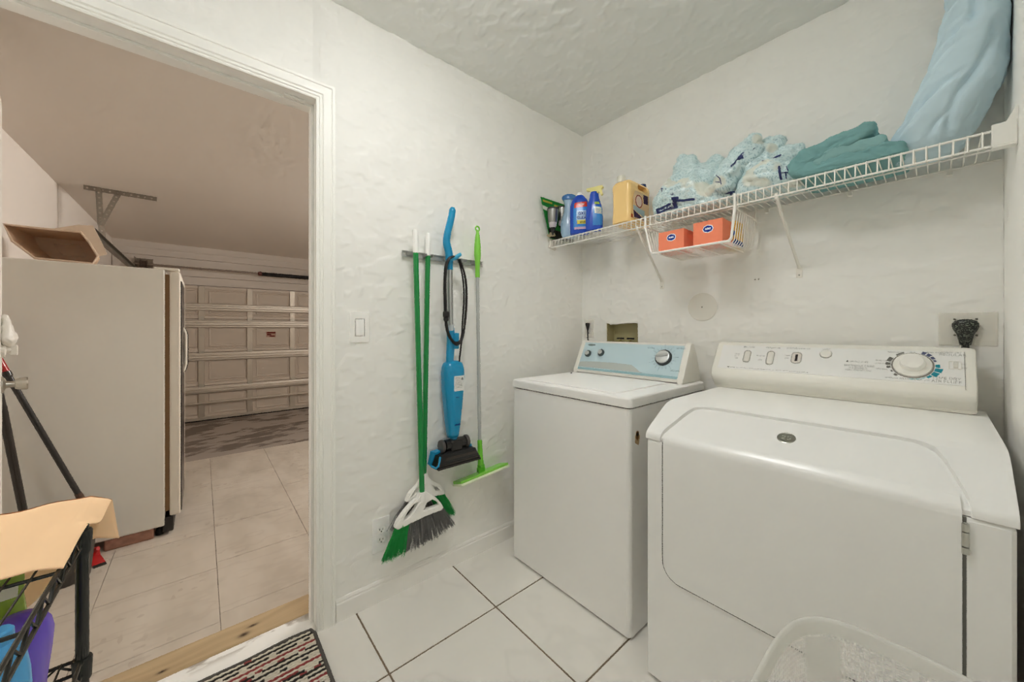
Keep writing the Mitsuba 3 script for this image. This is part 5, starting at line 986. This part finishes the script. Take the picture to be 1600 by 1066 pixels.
# peach cloth over the end of the cart
NU, NV = 46, 40
def cloth_pt(s, t):          # s runs from the cart's middle over its end and down, t across it
    y = -2.088 - 0.30 * t
    top = 0.305                      # length lying flat
    w = 0.004 * math.sin(9 * s * 3 + 4 * t) + 0.003 * math.sin(23 * t + 5 * s)
    if s <= top:
        x, z = 0.60 - s + 0.03 * (1 - t) * (s < 0.02), 0.775 + w * 0.6 + 0.012 * math.exp(-((s - 0.12) / 0.09) ** 2) * (0.3 + 0.7 * t)
        k = smooth01((s - 0.13) / 0.06)
        y += 0.010 * k * (1 - t); z -= 0.016 * k * max(0, 1 - t / 0.10)
        if t < 0.12: z -= (0.12 - t) * 0.05
    else:
        q = s - top; drop = 0.095 + 0.125 * smooth01((t - 0.12) / 0.35); q = q / 0.12
        x, z = 0.295 + 0.004 * math.sin(14 * t) - 0.004 * q + 0.010 * q * math.sin(9 * t + 1), 0.776 - drop * q + w * 0.3
        y += 0.012 * q + 0.010 * (1 - t); z -= 0.016 * max(0, 1 - t / 0.10)
    return x, y, z
def smooth01(x): x = min(1, max(0, x)); return x * x * (3 - 2 * x)
S_ = np.r_[np.linspace(0, 0.305, 28), np.linspace(0.315, 0.425, NU - 28)]
V = np.array([[cloth_pt(s, t) for s in S_] for t in np.linspace(0, 1, NV)]).reshape(-1, 3); F = []
for j in range(NV - 1):
    for i in range(NU - 1):
        a = j * NU + i; F += [(a, a + NU, a + NU + 1), (a, a + NU + 1, a + 1)]
nn = trimesh.Trimesh(V, F, process=False).vertex_normals
V2 = V + nn * 0.0025; n0 = len(V); F2 = [(a + n0, c + n0, b + n0) for a, b, c in F]
edge = [i for i in range(NU)] + [j * NU + NU - 1 for j in range(1, NV)] + [(NV - 1) * NU + i for i in range(NU - 2, -1, -1)] + [j * NU for j in range(NV - 2, 0, -1)]
F3 = []
for a, b in zip(edge, edge[1:] + edge[:1]): F3 += [(a, b, b + n0), (a, b + n0, a + n0)]
pcl = trimesh.Trimesh(np.vstack([V, V2]), F + F2 + F3, process=False); trimesh.repair.fix_normals(pcl)
obj('peach_cloth', pcl, 'cloth', 'f5cfa6', smooth=True, label='peach cloth draped over the top of the black wire cart', category='cloth')
# goods on the cart's second shelf
z2 = 0.515 + 0.0055
gp = thing('snack_bag', 'green and yellow printed bag standing on the cart behind the purple bottle', 'bag')
m = loft([sring(0.512, -2.222, z2 + z, a, b * 0.86, 2.6, 40, math.radians(4)) for z, a, b in ((0, .020, .075), (.004, .026, .080), (.05, .030, .082), (.12, .028, .082), (.17, .018, .080), (.20, .006, .080), (.215, .003, .080), (.222, .002, .079))])
mv = displace(trimesh.Trimesh(m.vertices, m.faces, process=True).subdivide(), 0.003, 26, 5)
obj('pouch', mv, 'gloss', '93b03f', parent=gp, smooth=True)
obj('yellow_band', [box(0.537, 0.5425, -2.275, -2.168, z2 + 0.095, z2 + 0.125)], 'gloss', 'd6c35a', parent=gp, smooth=False)
obj('white_band', [put(prism(sbox(-0.065, 0, 0.06, 0.018), 0.0012), (0.536, -2.215, z2 + 0.178), (0, 1, 0.06), (-0.2, 0, 1))], 'gloss', 'd9dccb', parent=gp, smooth=False)
obj('print_strokes', [put(move(box(-0.0035, 0.0035, 0, 0.026, 0, 0.001), 0, 0, 0), (0.5400, -2.262 + 0.016 * i, z2 + 0.138), (0, 1, 0.1 * (i % 3 - 1)), (-0.02, 0.25 * ((i * 7) % 3 - 1), 1)) for i in range(5)], 'matte', '2f4a22', parent=gp, smooth=False)
pb = thing('detergent_bottle', 'purple detergent bottle with white label on the wire cart', 'bottle')
q1 = Flask(0.578, -2.163, z2, 70, [(0, .036, .036, 2.6), (.004, .042, .040, 2.6), (.05, .046, .043, 2.4), (.10, .048, .043, 2.3), (.13, .045, .041, 2.2), (.148, .039, .035, 2.1), (.160, .030, .027, 2.0), (.167, .019, .017, 2), (.1705, .006, .006, 2)])
def lean(m):
    m = tm(m).copy(); k = np.clip((m.vertices[:, 2] - z2 - 0.06) / 0.12, 0, 2); m.vertices[:, 1] += 0.022 * k ** 1.5; return m
obj('body', lean(q1.mesh()), 'gloss', '6a50c0', parent=pb)
obj('label', lean(q1.patch(-60, 46, .02, .105, .001, nv=12)), 'gloss', 'cfcfe6', parent=pb, smooth=True)
obj('label_dot', lean(q1.patch(2, 16, .062, .080, .0016)), 'gloss', 'd8cf7a', parent=pb, smooth=True)
obj('label_print', [lean(q1.patch(6, 38, .030 + .009 * i, .033 + .009 * i, .0018)) for i in range(2)], 'matte', '6a58b0', parent=pb, smooth=True)
b4 = thing('cleaner_bottle', 'light blue bottle at the lower left corner on the wire cart', 'bottle')
q2 = Flask(0.668, -2.142, z2, 60, [(0, .026, .024, 2.4), (.004, .030, .028, 2.4), (.08, .031, .029, 2.3), (.13, .029, .027, 2.2), (.165, .024, .023, 2.2), (.18, .014, .014, 2)])
obj('body', q2.mesh(), 'gloss', '4f9fd4', parent=b4)
obj('cap', move(lathe([(0.0150, 0), (0.0145, 0.016), (0.012, 0.019), (0, 0.0195)], 24), 0.668, -2.142, z2 + 0.18), 'gloss', '4f9fd4', parent=b4)

# ================================================================== rug and laundry basket
RU = thing('rug', 'woven rug with red, grey and ivory rows and dark binding at the doorway', 'rug')
rx0, rx1, ry0, ry1 = -0.012, 0.56, -2.32, -1.598
def edge_w(y): return 0.006 * math.sin((y + 1.6) * 9) + 0.004 * math.sin((y + 1.6) * 23)
def rz(x): return 0.0115 if x < 0.004 else (0.0095 if x < 0.012 else 0.0075)
gp_ = np.linspace(ry0 + 0.012, ry1 - 0.012, 60)
obj('backing', box(0.006, rx1 - 0.002, ry0 + 0.002, ry1 - 0.002, 0.0002, 0.0050, 0.0015), 'matte', '4b4844', parent=RU, smooth=False)
rows = []
x = 0.0055
while x < rx1 - 0.004:
    rows.append(tube([(x + edge_w(y) * math.exp(-x / 0.08) + 0.0011 * math.sin(y * 420 + x * 900), y, 0.0078 + 0.0012 * math.sin(y * 300 + x * 500)) for y in np.linspace(ry0 + 0.008, ry1 - 0.006, 150)], 0.0046, 5))
    x += 0.0095
obj('yarn_rows', rows, 'rug_yarn', parent=RU, smooth=True, kind='stuff')
bind = [(rx0 + 0.009 + edge_w(y), y, 0.0085) for y in np.linspace(ry0, ry1 - 0.01, 50)] + [(x, ry1, 0.0075) for x in np.linspace(0.02, rx1 - 0.01, 20)] + [(rx1, y, 0.0075) for y in np.linspace(ry1 - 0.01, ry0 + 0.01, 30)] + [(x, ry0, 0.0075) for x in np.linspace(rx1 - 0.01, 0.02, 20)]
obj('binding', tube(bind, 0.0068, 8, closed=True), 'cloth', '55524e', parent=RU, smooth=True)

LB = thing('laundry_basket', 'translucent white plastic laundry basket in front of the dryer', 'laundry basket')
bcx, bcy, bzt = 1.520, -1.225, 0.600
def lring(z, off=0.0, N=128):
    k = z / bzt; return sring(bcx, bcy, z, 0.118 + 0.034 * k + off, 0.190 + 0.034 * k + off, 3.4, N)
obj('rim', loft([lring(0.574, 0.0), lring(0.580, 0.001), lring(0.590, 0.002), lring(0.596, 0.007), lring(0.600, 0.006), lring(0.600, 0.001), lring(0.594, 0.0), lring(0.580, -0.001), lring(0.574, -0.001)], cap=False), 'thin_plastic', parent=LB, smooth=True)
M = []
zs_ = np.arange(0.05, 0.574, 0.0085)
for z in zs_: M.append(loft([lring(z - 0.0013), lring(z + 0.0013)], cap=False))
top_r, bot_r = lring(0.574, 0.0, 170), lring(0.04, 0.0, 170)
for i in range(170):
    a, b = bot_r[i], top_r[i]; j = (i + 1) % 170; tt = (bot_r[j] - a) * 0.30; tt2 = (top_r[j] - b) * 0.30
    M.append(trimesh.Trimesh([a, a + tt, b + tt2, b], [(0, 1, 2), (0, 2, 3)], process=False))
obj('mesh_wall', M, 'thin_plastic', parent=LB, smooth=True, kind='stuff')
obj('floor_pan', loft([lring(0.0005, -0.01), lring(0.004, 0), lring(0.05, 0)]), 'thin_plastic', parent=LB, smooth=True)
for ang in (128, 52, 232, 308):
    c0 = int(ang / 360 * 128)
    seg = [lring(z, o)[np.arange(c0 - 5, c0 + 6) % 128] for z, o in ((0.045, 0.001), (0.30, 0.0015), (0.565, 0.002))]
    V = np.vstack(seg); F = []
    for j in range(2):
        for i in range(10):
            a = j * 11 + i; F += [(a, a + 1, a + 12), (a, a + 12, a + 11)]
    obj('corner_rib', trimesh.Trimesh(V, F, process=False), 'thin_plastic', parent=LB, smooth=True)
